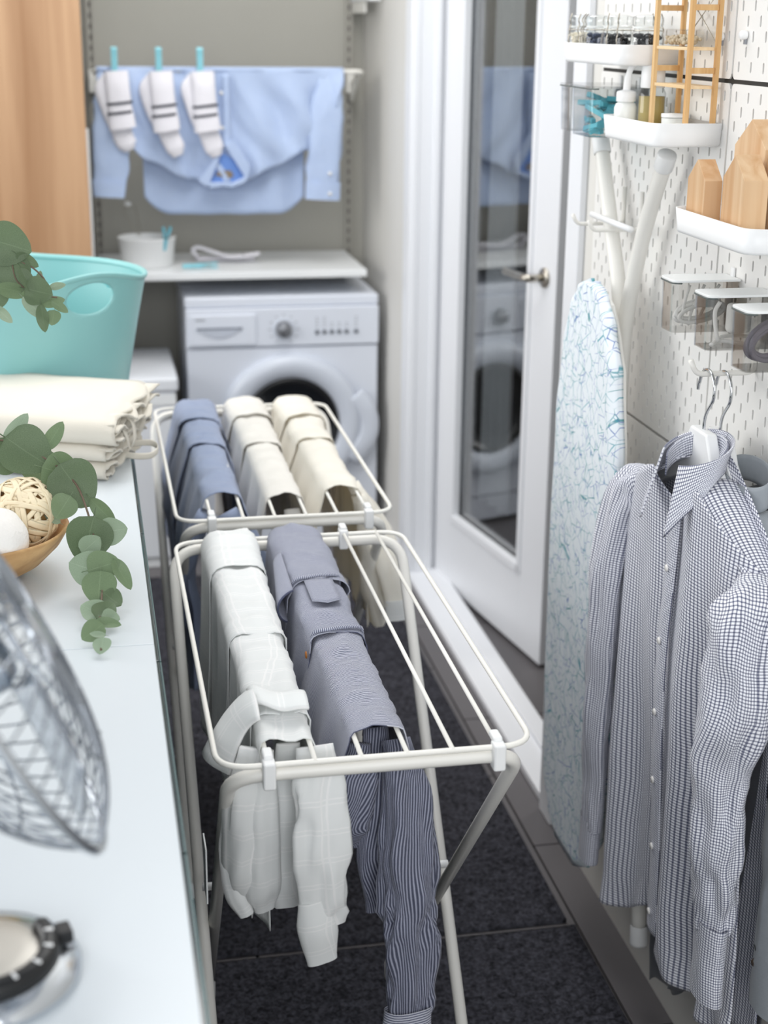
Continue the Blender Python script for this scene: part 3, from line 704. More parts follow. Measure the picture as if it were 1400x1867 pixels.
LOW = [(-.090, 1.970, 1.059, .0357, -.7, 'round', 0), (-.126, 1.980, 1.053, .0270, 2.8, 'round', 0), (-.056, 2.0, 1.072, .0230, .9, 'long', 1), (-.104, 2.0, 1.082, .0260, 1.0, 'long', 2), (-.078, 1.990, 1.030, .0280, -1.6, 'round', 1), (-.048, 1.960, 1.032, .0280, -.4, 'round', 1), (-.031, 1.940, 1.020, .0345, -1.0, 'round', 0), (-.047, 1.9, 1.003, .0180, -2.2, 'round', 1), (.004, 1.920, .987, .0240, -.75, 'long', 1), (-.062, 1.920, .982, .0120, 2.6, 'long', 2),
       (-.017, 1.870, .967, .0316, -1.9, 'round', 0), (-.014, 1.852, .966, .0155, .6, 'round', 2), (.015, 1.880, .974, .0190, .1, 'round', 2), (-.021, 1.820, .947, .0240, 2.9, 'round', 2), (.001, 1.810, .952, .0215, .3, 'round', 1), (.023, 1.8, .943, .0215, -1.3, 'long', 1), (-.006, 1.785, .932, .0225, -1.6, 'round', 1), (.009, 1.770, .922, .0150, -.8, 'round', 0), (-.015, 1.742, .920, .0170, 2.7, 'round', 2), (.000, 1.735, .921, .0160, .7, 'round', 0), (.006, 1.722, .917, .0115, -.4, 'round', 2), (.003, 1.697, .920, .0150, -.2, 'long', 1), (-.016, 1.682, .916, .0155, -2.4, 'round', 1), (-.010, 1.668, .918, .0095, 3.0, 'long', 2), (-.006, 1.645, .913, .0115, -1.5, 'round', 2)]
random.seed(5)
for (x, y, z, r, a, kd, mi) in LOW:
    put_leaf(eb, (x, y, z), r * (1.0 if kd == 'round' else 1.05), a, random.uniform(-.35, .35), random.uniform(-.2, .4) + (.7 if z < .925 else 0), kd, mi)
ub = thing('eucalyptus_branch', 'eucalyptus branch hanging in front of the mint basket', 'branch', (-.19, 1.97, .985))
ust = [(-.215, 1.965, .99), (-.21, 2.10, 1.18), (-.178, 2.21, 1.295), (-.143, 2.22, 1.303), (-.106, 2.2, 1.282), (-.076, 2.2, 1.266), (-.059, 2.19, 1.244), (-.068, 2.175, 1.215)]
MB().tube(smooth_path(ust, 5), .0013, 8).build('stem', M_stem, ub, smooth=True)
MB().tube(smooth_path([(-.106, 2.2, 1.282), (-.10, 2.195, 1.25), (-.075, 2.185, 1.232), (-.045, 2.175, 1.228)], 5), .001, 6).build('stem', M_stem, ub, smooth=True)
UP = [(-.108, 2.2, 1.3, .0330, -.3, 'round', 0), (-.136, 2.22, 1.279, .0290, -2.6, 'round', 0), (-.104, 2.2, 1.258, .0280, -1.2, 'round', 0), (-.084, 2.2, 1.278, .0190, -.6, 'long', 0), (-.106, 2.190, 1.237, .0260, -.3, 'long', 1), (-.085, 2.190, 1.250, .0210, -1.2, 'long', 0), (-.070, 2.180, 1.236, .0215, -.2, 'round', 0), (-.078, 2.180, 1.213, .0220, -.8, 'long', 2), (-.066, 2.170, 1.200, .0210, -1.5, 'long', 0), (-.052, 2.170, 1.200, .0115, -1.7, 'round', 1), (-.042, 2.170, 1.216, .0150, -.6, 'long', 1), (-.052, 2.180, 1.221, .0190, .1, 'long', 1), (-.121, 2.190, 1.203, .0170, -.8, 'long', 2), (-.069, 2.2, 1.252, .0110, 1.3, 'long', 1), (-.044, 2.2, 1.240, .0125, .2, 'long', 2), (-.142, 2.2, 1.228, .0280, -2.2, 'round', 0)]
for (x, y, z, r, a, kd, mi) in UP:
    put_leaf(ub, (x, y, z), r, a, random.uniform(-.35, .35), random.uniform(-.3, .3), kd, mi)

# ------------------------------------------------------------------ desk fan, tipped up towards the rack
fa = thing('desk_fan', 'chrome desk fan tipped upwards on the near end of the counter', 'fan', (-.105, 1.03, .9))
M_fchrome = mat('fan_chrome', '#c9ced4', .14, metal=1)
M_fwire = mat('fan_wire', '#9aa0a8', .2, metal=1)
MB().lathe((-.108, 1.035, .9002), [(0, 0), (.074, 0), (.077, .003), (.077, .007), (.070, .014), (.052, .019), (.030, .022), (0, .023)], 64).build('base', M_fchrome, fa, smooth=True)
MB().lathe((-.108, 1.035, .9), [(0, .0235), (.030, .0235), (.044, .0222), (.047, .021), (.047, .019)], 48).build('dial_plate', mat('satin_dial', '#b9b5ad', .35, metal=.4), fa, smooth=True)
ring = MB(); prof_ = [(.0465, .0205), (.0475, .0275), (.050, .0295), (.058, .0275), (.0605, .0235), (.0605, .0175)]
ring.lathe((-.108, 1.035, .9), prof_, 40, (0, 0, 1), math.radians(-100), math.radians(32))
cr = ring.build('control_band', M_dark, fa, smooth=True, solid=.0015)
for deg in (-58, -34, -11, 12):
    a = math.radians(deg); d = Vector((math.cos(a), math.sin(a), 0)); c = Vector((-.108, 1.035, .9293)) + d * .0535
    MB().bar(c - d * .0036, c + d * .0036, .0026, .0022).build('speed_button', M_plastic, cr, bev=.0005)
a = math.radians(-94); MB().sphere((-.108 + .0535 * math.cos(a), 1.035 + .0535 * math.sin(a), .930), .0055, 14, 10).build('end_cap', M_fchrome, cr, smooth=True)
a = math.radians(14); d = Vector((math.cos(a), math.sin(a), 0)); c = Vector((-.108, 1.035, .922)) + d * .0655
MB().bar(c - Vector((-d.y, d.x, 0)) * .009, c + Vector((-d.y, d.x, 0)) * .009, .012, .011).build('tilt_switch', M_dark, fa, bev=.002)
th_ = math.radians(27); fn_ = Vector((math.cos(th_), .10, math.sin(th_))).normalized(); fc = Vector((-.084, 1.045, 1.162)); FR = .160
MB().tube(smooth_path([(-.125, 1.035, .92), (-.165, 1.035, 1.0), (-.170, 1.04, 1.09), tuple(fc - fn_ * .075)], 6), .011, 14).build('stem', M_fchrome, fa, smooth=True)
MB().lathe(fc - fn_ * .12, [(0, 0), (.03, .003), (.045, .016), (.048, .06), (.040, .075), (.012, .08), (0, .08)], 32, fn_).build('motor', M_fchrome, fa, smooth=True)
e1 = fn_.orthogonal().normalized(); e2 = fn_.cross(e1)
def gpt(r, a, z): return fc + (e1 * math.cos(a) + e2 * math.sin(a)) * r + fn_ * z
for nm, sgn, dep, hub in (('front_guard', 1, .040, .024), ('rear_guard', -1, .062, .042)):
    g = MB()
    for i in range(48):
        a = 2 * PI * i / 48 + (0 if sgn > 0 else .04)
        pts = [gpt(lerp(hub, FR, t), a + .22 * sgn * math.sin(t * PI * .5), sgn * dep * (1 - t ** 3.2)) for t in [k_ / 12 for k_ in range(13)]]
        g.tube(pts, .0010, 5, caps=False)
    for rr in ((.062, .105) if sgn > 0 else (.07, .12)):
        t = (rr - hub) / (FR - hub); g.tube([gpt(rr, 2 * PI * k_ / 64, sgn * dep * (1 - t ** 3.2)) for k_ in range(64)], .0012, 6, closed=True)
    o = g.build(nm, M_fwire, fa, smooth=True); o['kind'] = 'stuff'
MB().sweep([gpt(FR, 2 * PI * k_ / 96, 0) for k_ in range(96)], .0035, .005, None, 8, closed=True).build('rim', M_fchrome, fa, smooth=True)
MB().lathe(fc + fn_ * .038, [(0, .005), (.02, .004), (.026, 0), (.024, -.004)], 32, fn_).build('badge', M_fchrome, fa, smooth=True)
hbm = MB().lathe(fc + fn_ * -.03, [(0, .045), (.02, .042), (.028, .03), (.028, 0)], 28, fn_).build('hub', M_fchrome, fa, smooth=True)
for b_ in range(4):
    def bl(u, v):
        a = b_ * PI / 2 + lerp(-.55, .55, u) * (1 - .25 * v); r = lerp(.026, .135, v); return gpt(r, a, .012 - .035 * (u - .5) * (.6 + .4 * v)), (u, v)
    MB().grid(bl, 10, 10).build('blade', M_fchrome, hbm, smooth=True, solid=.0012)

# ------------------------------------------------------------------ woven rugs
def rug_mat():
    m = mat('black_woven_rug', '#2a2a2f', .95, spec=.2); t = NT(m); u, v, uv = t.uv()
    n = t.n('ShaderNodeTexNoise'); n.inputs['Scale'].default_value = 130; n.inputs['Detail'].default_value = 3; t.l(t.obj(), n.inputs[0])
    ck = t.n('ShaderNodeTexVoronoi'); ck.inputs['Scale'].default_value = 95; t.l(uv, ck.inputs['Vector'])
    f = t.math('ADD', t.math('MULTIPLY', t.math('MULTIPLY_ADD', n.outputs[0], 3.0, -1.1, clamp=True), .6), t.math('MULTIPLY', t.math('FRACT', t.math('MULTIPLY', ck.outputs['Color'], 7.3)), .4))
    t.l(t.mix(f, lin('#17171b'), lin('#4b4b53')), t.b.inputs['Base Color']); return m
M_rug = rug_mat()
def rug(x0, x1, y0, y1, label, dx, dy, seed):
    t = thing('woven_rug', label, 'rug', ((x0 + x1) / 2, (y0 + y1) / 2, 0), 'black woven rugs on the tiled floor')
    nx, ny = int((x1 - x0) / .0042), int((y1 - y0) / .0042)
    def fn(u, v):
        x = lerp(x0, x1, u); y = lerp(y0, y1, v); i, j = x / dx, y / dy
        k = (math.floor(i) + math.floor(j)) % 2
        w_ = abs(math.sin(PI * i)) ** .5 * abs(math.sin(PI * j)) ** .5
        z = .0075 + (.0050 if k else .0024) * w_ + .0012 * nz(x * 90 + seed, y * 90)
        e = min(u * (x1 - x0), (1 - u) * (x1 - x0), v * (y1 - y0), (1 - v) * (y1 - y0))
        return (x + .0012 * nz(y * 60, seed), y + .0012 * nz(x * 60, seed + 3), z if e > .004 else .002), (x, y)
    o = MB().grid(fn, nx, ny).build('weave', M_rug, t, smooth=True); o['kind'] = 'stuff'
    MB().box(x0 + .002, x1 - .002, y0 + .002, y1 - .002, 0.0005, .004).build('backing', M_rug, t)
    for a, b in ((x0 - .002, x0 + .007), (x1 - .007, x1 + .002)): MB().box(a, b, y0, y1, .0008, .0105).build('bound_edge', M_rug, t, bev=.003)
rug(.10, .818, 2.335, 4.30, 'long black woven rug reaching back towards the washing machine', .010, .016, 1)
rug(.10, .828, 1.30, 2.318, 'black woven rug in the foreground under the near drying rack', .011, .017, 5)

# ------------------------------------------------------------------ folding drying racks
def rack(dx, dy, label):
    t = thing('drying_rack', label, 'drying rack', (.3 + dx, 1.94 + dy, 0), 'white folding drying racks')
    xl, xr, yn, yf, zt = .115 + dx, .487 + dx, 1.534 + dy, 2.322 + dy, .800
    MB().tube(fillet([(xl, yn, zt), (xr, yn, zt), (xr, yf, zt), (xl, yf, zt)], .042, 7, True), .0036, 10, closed=True).build('outer_wire', M_wire, t, smooth=True)
    for k_ in range(6):
        x = .173 + .0538 * k_ + dx
        MB().tube([(x, yn - .002, zt + .001), (x + .004, yf + .002, zt + .001)], .0030, 8).build('line_wire', M_wire, t, smooth=True)
    zb = zt - .0105
    # two bent tube frames that cross like scissors
    A = fillet([(.14 + dx, 1.592 + dy + .62, .024), (.128 + dx, yn + .004, zb - .002), (.472 + dx, yn + .004, zb - .002), (.46 + dx, 1.592 + dy + .62, .024)], .05, 8)
    B = fillet([(.122 + dx, 1.640 + dy, .024), (.112 + dx, yf + .012, zb - .006), (.490 + dx, yf + .012, zb - .006), (.480 + dx, 1.640 + dy, .024)], .05, 8)
    for P in (A, B):
        o = MB().tube(P, .0088, 14).build('leg_frame', M_metalw, t, smooth=True)
        for e in (P[0], P[-1]): MB().lathe((e[0], e[1], .0118), [(0, 0), (.011, 0), (.0125, .004), (.0125, .03), (.0105, .034)], 16).build('foot_cap', M_plastic, o, smooth=True)
    for x in (.130 + dx, .470 + dx): MB().tube([(x - .012, 1.918 + dy, .412), (x + .012, 1.918 + dy, .412)], .006, 12).build('pivot_rivet', M_plastic, t, smooth=True)
    # plastic clips that hold the wire frame on the tubes
    for (x, y) in ((.173 + dx, yn), (.442 + dx, yn), (.231 + dx, yf), (.392 + dx, yf)):
        m = MB().box(x - .0075, x + .0075, y - .014 if y == yn else y - .006, y + .006 if y == yn else y + .016, zt - .026, zt + .008)
        c = m.build('clip', M_plastic, t, bev=.003)
        MB().box(x - .006, x + .006, y - .002, y + .022, zt + .004, zt + .013).build('clip_tongue', M_plastic, c, bev=.003)
    return t
rack(0, 0, 'white folding drying rack in front with the white and the striped shirt')
rack(.011, .893, 'white folding drying rack behind, in front of the washing machine')
# care tags and a plastic strip on the near rack legs
tg = thing('paper_tag', 'small white tag hanging from the left leg of the near rack', 'tag', (.107, 1.62, .62))
MB().box(.103, .105, 1.60, 1.64, .585, .66).build('card', M_white, tg, bev=.0005)

# ------------------------------------------------------------------ shirts over the racks
def drape(name, m, parent, xl, xr, ya, yb, off, hL, hR, seed, zt=.8080, fold=.010, flare=.0, slope=(0, 0), near=0, nU=54, nV=46, sag=.002, bulge=0, open_=0):
    """one layer of cloth hung over two wires: left drop, top, right drop; ya near end, yb far end"""
    r = .0105 + off; xl, xr = xl + .006, xr - .006
    def prof(s, y):
        hl = hL(y) if callable(hL) else hL; hr = hR(y) if callable(hR) else hR
        arc = PI / 2 * r; top = xr - xl; S = hl + arc + top + arc + hr; d = s * S
        # left drop
        if d < hl: return xl - r, zt + off - (hl - d) - r, 'l', (hl - d)
        d -= hl
        if d < arc: a = d / r; return xl - r * math.cos(a), zt + off - r + r * math.sin(a), 't', 0
        d -= arc
        if d < top: return xl + d, zt + off, 't', 0
        d -= top
        if d < arc: a = d / r; return xr + r * math.sin(a), zt + off - r + r * math.cos(a), 't', 0
        d -= arc
        return xr + r, zt + off - r - d, 'r', d
    def fn(u, v):
        y = lerp(ya, yb, v)
        x, z, side, drop = prof(u, y)
        g = min(1, drop / .16)
        if side == 'l':
            x -= flare * g + fold * g * (math.sin(y * 46 + seed) * .7 + 1.2 * nz(y * 22, z * 4, seed)) + bulge * math.sin(min(1, drop / .2) * PI) * .6
            y2 = y + slope[0] * drop + .02 * g * nz(y * 7, z * 6, seed + 4)
        elif side == 'r':
            x += flare * g + fold * g * (math.sin(y * 43 + seed * 2) * .7 + 1.2 * nz(y * 22, z * 4, seed + 9)) + bulge * math.sin(min(1, drop / .2) * PI) * .6
            y2 = y + slope[1] * drop + .02 * g * nz(y * 7, z * 6, seed + 2)
        else:
            w_ = (x - xl) / (xr - xl); e = max(0, 4 * w_ * (1 - w_))
            z += .0010 + (.2 + .8 * e) * (.0055 * nz(x * 26 + seed, y * 16) + .0035 * nz(x * 60, y * 45, seed)) - sag * e + (.2 + .8 * e) * .0018 * math.sin(y * 90 + 25 * x + 4 * nz(y * 12, seed))
            x += .006 * nz(y * 14, seed) + .003 * nz(y * 45, seed); y2 = y + .004 * nz(x * 30, seed + 8)
        if near and v < .12: z += near * (1 - v / .12) * (1 if side == 't' else .4)
        return (x, y2, z), (u * .35 + seed * .013, y)
    return MB().grid(fn, nU, nV).build(name, m, parent, smooth=True, solid=.0014)
def cuff_tag(): pass

# white window-pane shirt
def sheer_mat():
    m = mat('white_windowpane_cotton', '#eff2f2', .75, sheen=.1); t = NT(m); u, v, uv = t.uv()
    def ln(c, p, o_): return t.math('LESS_THAN', t.math('FRACT', t.math('MULTIPLY_ADD', c, 1 / p, o_)), .05)
    L = t.math('MAXIMUM', t.math('MAXIMUM', ln(u, .034, 0), ln(u, .034, .16)), t.math('MAXIMUM', ln(v, .034, 0), ln(v, .034, .16)))
    t.l(t.mix(L, lin('#f4f6f6'), lin('#ffffff')), t.b.inputs['Base Color'])
    bp = t.n('ShaderNodeBump'); bp.inputs['Strength'].default_value = .4; bp.inputs['Distance'].default_value = .0006; t.l(L, bp.inputs['Height']); t.l(bp.outputs[0], t.b.inputs['Normal'])
    return translucent(m, .22, '#f6f8f4')
M_sheer = sheer_mat()
def stripe_mat(name, c1, c2, pitch, frac=.45, axis=0, warp=0):
    m = mat(name, c1, .8, sheen=.1); t = NT(m); u, v, uv = t.uv(); c = (u, v)[axis]
    n = t.n('ShaderNodeTexNoise'); n.inputs['Scale'].default_value = 9; t.l(uv, n.inputs[0])
    c = t.math('MULTIPLY_ADD', n.outputs[0], .004, c)
    f = t.math('FRACT', t.math('MULTIPLY', c, 1 / pitch)); f = t.math('LESS_THAN', f, frac)
    n2 = t.n('ShaderNodeTexNoise'); n2.inputs['Scale'].default_value = 400; t.l(t.obj(), n2.inputs[0])
    col = t.mix(f, lin(c1), lin(c2)); col = t.mix(t.math('MULTIPLY', n2.outputs[0], .35), col, lin('#5d6274'))
    t.l(col, t.b.inputs['Base Color']); return m
M_strY = stripe_mat('navy_pinstripe_across', '#d2d4df', '#4f536c', .0031, .5, 1)
M_strX = stripe_mat('navy_pinstripe_down', '#9c9fb0', '#34374a', .0022, .58, 0)
M_strTop = stripe_mat('navy_pinstripe_fine', '#c2c5d2', '#575b74', .0027, .48, 1)

ws = thing('white_shirt', 'white window-pane shirt folded over the near drying rack beside the counter', 'shirt', (.2, 1.9, .5), 'shirts drying over the racks')
wl, wr2 = .1735, .2275
drape('back_panel', M_sheer, ws, wl, wr2, 1.578, 1.78, .0012, lambda y: .20 + .06 * (1.78 - y) / .2, .20, 1.0, fold=.012, slope=(.10, 0))
drape('front_panel', M_sheer, ws, wl, wr2, 1.64, 1.98, .0045, lambda y: .22 + .05 * math.sin(y * 9), .22, 2.2, fold=.011)
drape('yoke_panel', M_sheer, ws, wl, wr2, 1.885, 2.20, .0080, lambda y: .24 + .10 * (y - 1.9), .24, 3.1, fold=.010)
drape('shoulder_panel', M_sheer, ws, wl, wr2, 2.14, 2.312, .0120, lambda y: .30, .26, 4.4, fold=.008)
# turned-out collar flap on the near left corner
def flap(u, v):
    a = lerp(-.25, 1.0, u); x = lerp(.171, .135, v) + .028 * math.sin(PI * u) * v * -1; y = 1.600 + .085 * u + .012 * math.sin(v * PI); z = .826 - .030 * v - .040 * v * v * (1 - .4 * u) + .012 * math.sin(PI * u) * (1 - v)
    return (x, y, z), (u * .1, v * .08)
cl_ = MB().grid(flap, 14, 12).build('collar', M_sheer, ws, smooth=True, solid=.003)
def band(u, v):
    x = lerp(.166, .232, u); y = 1.618 + .050 * v + .030 * (1 - u) ** 2; z = .8255 + .006 * math.sin(PI * v) + .002 * math.sin(9 * u) - .02 * max(0, .08 - u) * 4
    return (x, y, z), (u * .06, v * .05)
MB().grid(band, 16, 10).build('collar_stand', M_sheer, cl_, smooth=True, solid=.004)
# loose hanging front corners and the sleeve with its turned cuff
sleeve(MB(), [(.158, 1.600, .79), (.150, 1.588, .72), (.150, 1.592, .64), (.156, 1.60, .585)], [.014, .024, .026, .012], [.010, .018, .018, .010], (1, .2, 0), 18, .005, 30, 3).build('front_corner', M_sheer, ws, smooth=True)
sleeve(MB(), [(.176, 1.592, .79), (.172, 1.585, .70), (.170, 1.588, .62), (.172, 1.594, .575)], [.010, .018, .020, .013], [.010, .016, .016, .008], (1, .4, 0), 18, .004, 36, 6).build('front_corner', M_sheer, ws, smooth=True)
sleeve(MB(), [(.205, 1.605, .79), (.202, 1.60, .70), (.200, 1.602, .62), (.204, 1.606, .57)], [.014, .022, .024, .022], [.006, .010, .011, .008], (1, 0, 0), 18, .004, 30, 9).build('front_corner', M_sheer, ws, smooth=True)
sv = sleeve(MB(), [(.234, 1.585, .795), (.236, 1.560, .74), (.236, 1.548, .68), (.238, 1.546, .62), (.240, 1.548, .575)], [.022, .030, .031, .029, .024], [.008, .013, .013, .010, .007], (1, .1, 0), 36, .004, 26, 12, .30).build('sleeve', M_sheer, ws, smooth=True)
sleeve(MB(), [(.226, 1.546, .612), (.230, 1.543, .57), (.236, 1.542, .528)], [.018, .024, .018], [.009, .011, .006], (1, .1, 0), 22, .002, 30, 15, .07).build('cuff', M_sheer, sv, smooth=True)
sleeve(MB(), [(.132, 1.62, .71), (.130, 1.60, .66), (.137, 1.59, .61), (.150, 1.585, .575)], [.005, .010, .012, .009], [.005, .008, .010, .007], (1, .2, 0), 14, .002, 30, 16).build('sleeve', M_sheer, ws, smooth=True)

# striped shirt
ss = thing('striped_shirt', 'grey-blue pinstriped shirt folded over the near drying rack', 'shirt', (.31, 1.9, .5), 'shirts drying over the racks')
sl_, sr_ = .2815, .3365
drape('front_panel', M_strY, ss, sl_, sr_, 1.583, 1.93, .0015, lambda y: .16 + .03 * math.sin(y * 20), lambda y: .17, 5.0, fold=.010, bulge=.016, flare=.014, near=.001, sag=-.004)
drape('pocket_panel', M_strTop, ss, sl_, sr_, 1.868, 2.12, .0065, .17, .15, 6.3, fold=.008, bulge=.010, flare=.008, sag=-.002)
drape('shoulder_panel', M_strTop, ss, sl_, sr_, 2.060, 2.312, .0120, lambda y: .12 + .09 * max(0, 2.2 - y), .12, 7.4, fold=.008, flare=.010, sag=-.002)
def pk(u, v):
    return (lerp(.288, .330, u), lerp(1.972, 2.055, v) - (.012 * (1 - abs(u * 2 - 1)) * (1 - v)), .8235 + .0012 * math.sin(u * PI)), (u * .04, v * .08)
MB().grid(pk, 6, 8).build('pocket', M_strTop, ss, smooth=True, solid=.0015)
MB().lathe((.2655, 1.872, .785), [(0, -.002), (.0045, -.002), (.0055, 0), (0, .001)], 14, (1, 0, 0)).build('button', mat('amber_button', '#a8692a', .3), ss, smooth=True)
def flp(u, v):
    a = lerp(.2, 2.6, v); return (.2755 - .030 * math.sin(a) * (.5 + .5 * u), lerp(2.20, 2.035, u) - .010 * math.sin(a), .818 - .026 * (1 - math.cos(a)) * (.6 + .4 * u)), (v * .06, u * .15)
MB().grid(flp, 14, 14).build('collar', M_strTop, ss, smooth=True, solid=.003)
def hemr(y0_, x0_, x1_, zt_, name):
    MB().sweep(smooth_path([(x0_ - .010, y0_ + .012, zt_ - .03), (x0_ - .006, y0_ + .004, zt_ - .006), (lerp(x0_, x1_, .3), y0_, zt_), (lerp(x0_, x1_, .7), y0_ + .004, zt_), (x1_ + .006, y0_ + .012, zt_ - .006), (x1_ + .008, y0_ + .018, zt_ - .03)], 5), .0042, .0022, (0, 1, 0), 8).build(name, M_strTop, ss, smooth=True)
hemr(2.062, sl_, sr_, .8265, 'hem'); hemr(1.870, sl_, sr_, .8215, 'hem')
sv = sleeve(MB(), [(.336, 1.605, .785), (.342, 1.572, .72), (.340, 1.548, .65), (.338, 1.530, .58), (.336, 1.515, .51), (.333, 1.505, .455)], [.018, .030, .034, .033, .029, .026], [.009, .018, .019, .017, .013, .010], (1, .15, 0), 44, .006, 24, 21, .32).build('sleeve', M_strX, ss, smooth=True)
sleeve(MB(), [(.334, 1.507, .475), (.332, 1.503, .44), (.330, 1.50, .40)], [.030, .031, .030], [.015, .015, .014], (1, .15, 0), 22, .002, 30, 22, .07).build('cuff', M_strY, sv, smooth=True)
sleeve(MB(), [(.290, 1.60, .785), (.283, 1.59, .74), (.272, 1.588, .69), (.276, 1.59, .655)], [.014, .026, .032, .016], [.010, .022, .024, .010], (1, .1, 0), 24, .005, 30, 24).build('front_corner', M_strX, ss, smooth=True)
sleeve(MB(), [(.316, 1.63, .79), (.314, 1.60, .72), (.310, 1.59, .64), (.312, 1.585, .565)], [.016, .024, .028, .016], [.008, .014, .016, .008], (1, .3, 0), 22, .004, 30, 27).build('front_corner', M_strX, ss, smooth=True)

# navy, beige and cream shirts on the far rack
def far_shirt(name, label, m, dxl, edges, hL, hR, seed, flare=0.0, extra=None, bulge=0):
    t = thing(name, label, 'shirt', (dxl + .03, 2.8, .5), 'shirts drying over the racks')
    a, b, c, d = edges
    drape('front_panel', m, t, dxl, dxl + .0545, a, b + .06, .0015, hL, hR, seed, fold=.012, flare=flare, bulge=bulge, sag=-.003)
    drape('pocket_panel', m, t, dxl, dxl + .0545, b, c + .06, .0070, hL, hR, seed + 1, fold=.010, flare=flare, bulge=bulge, sag=-.002)
    drape('shoulder_panel', m, t, dxl, dxl + .0545, c, d, .0130, hL, hR, seed + 2, fold=.010, flare=flare, bulge=bulge, sag=-.002)
    return t
M_navy = cloth_mat('slate_blue_cotton', '#7e89a4', '#939fb8', .0022)
M_navy.node_tree.nodes['Principled BSDF'].inputs['Roughness'].default_value = .85
M_beige = translucent(cloth_mat('pale_grey_beige_cotton', '#ebe8e2', '#f5f3ee', .002), .2, '#e6dfd0')
M_cream = translucent(cloth_mat('cream_linen', '#f7f4ea', '#fcfaf4', .002), .25, '#efe3c6')
n_ = far_shirt('navy_shirt', 'slate-blue shirt folded over the far drying rack', M_navy, .1845, (2.535, 2.855, 3.03, 3.20), lambda y: .30 + .10 * math.sin((y - 2.4) * 5), .22, 31, flare=.022, bulge=.02)
sleeve(MB(), [(.215, 2.50, .79), (.25, 2.475, .72), (.262, 2.47, .64), (.258, 2.47, .56)], [.02, .028, .030, .026], [.010, .014, .014, .012], (1, 0, 0), 20, .004, 30, 33).build('sleeve', M_navy, n_, smooth=True)
sleeve(MB(), [(.18, 2.53, .78), (.150, 2.55, .70), (.14, 2.58, .62), (.16, 2.62, .50)], [.02, .03, .034, .02], [.012, .02, .02, .012], (0, 1, 0), 20, .006, 22, 36).build('front_corner', M_navy, n_, smooth=True)
b_ = far_shirt('beige_shirt', 'pale grey-beige shirt folded over the middle of the far drying rack', M_beige, .2925, (2.515, 2.85, 3.05, 3.20), .24, .24, 41, flare=.012, bulge=.012)
sleeve(MB(), [(.335, 2.53, .78), (.34, 2.50, .72), (.34, 2.49, .66), (.338, 2.49, .60)], [.015, .022, .026, .02], [.008, .012, .014, .01], (1, 0, 0), 18, .004, 30, 43).build('sleeve', M_beige, b_, smooth=True)
c_ = far_shirt('cream_shirt', 'cream shirt folded over the far drying rack nearest the glazed door', M_cream, .4005, (2.545, 2.87, 3.03, 3.20), .22, lambda y: .26, 51, flare=.02, bulge=.02)
sleeve(MB(), [(.46, 2.56, .79), (.478, 2.55, .70), (.485, 2.56, .62), (.50, 2.58, .54)], [.02, .034, .040, .030], [.012, .020, .022, .014], (0, 1, 0), 20, .006, 26, 53).build('front_corner', M_cream, c_, smooth=True)
sv = sleeve(MB(), [(.455, 2.60, .80), (.500, 2.56, .72), (.512, 2.52, .66), (.520, 2.50, .60)], [.012, .022, .024, .020], [.010, .014, .014, .010], (1, 0, 0), 18, .004, 30, 55).build('sleeve', M_cream, c_, smooth=True)
sleeve(MB(), [(.521, 2.50, .608), (.524, 2.495, .57)], [.023, .022], [.011, .009], (1, 0, 0), 18, .002, 30, 56, .07).build('cuff', M_sheer, sv, smooth=True)

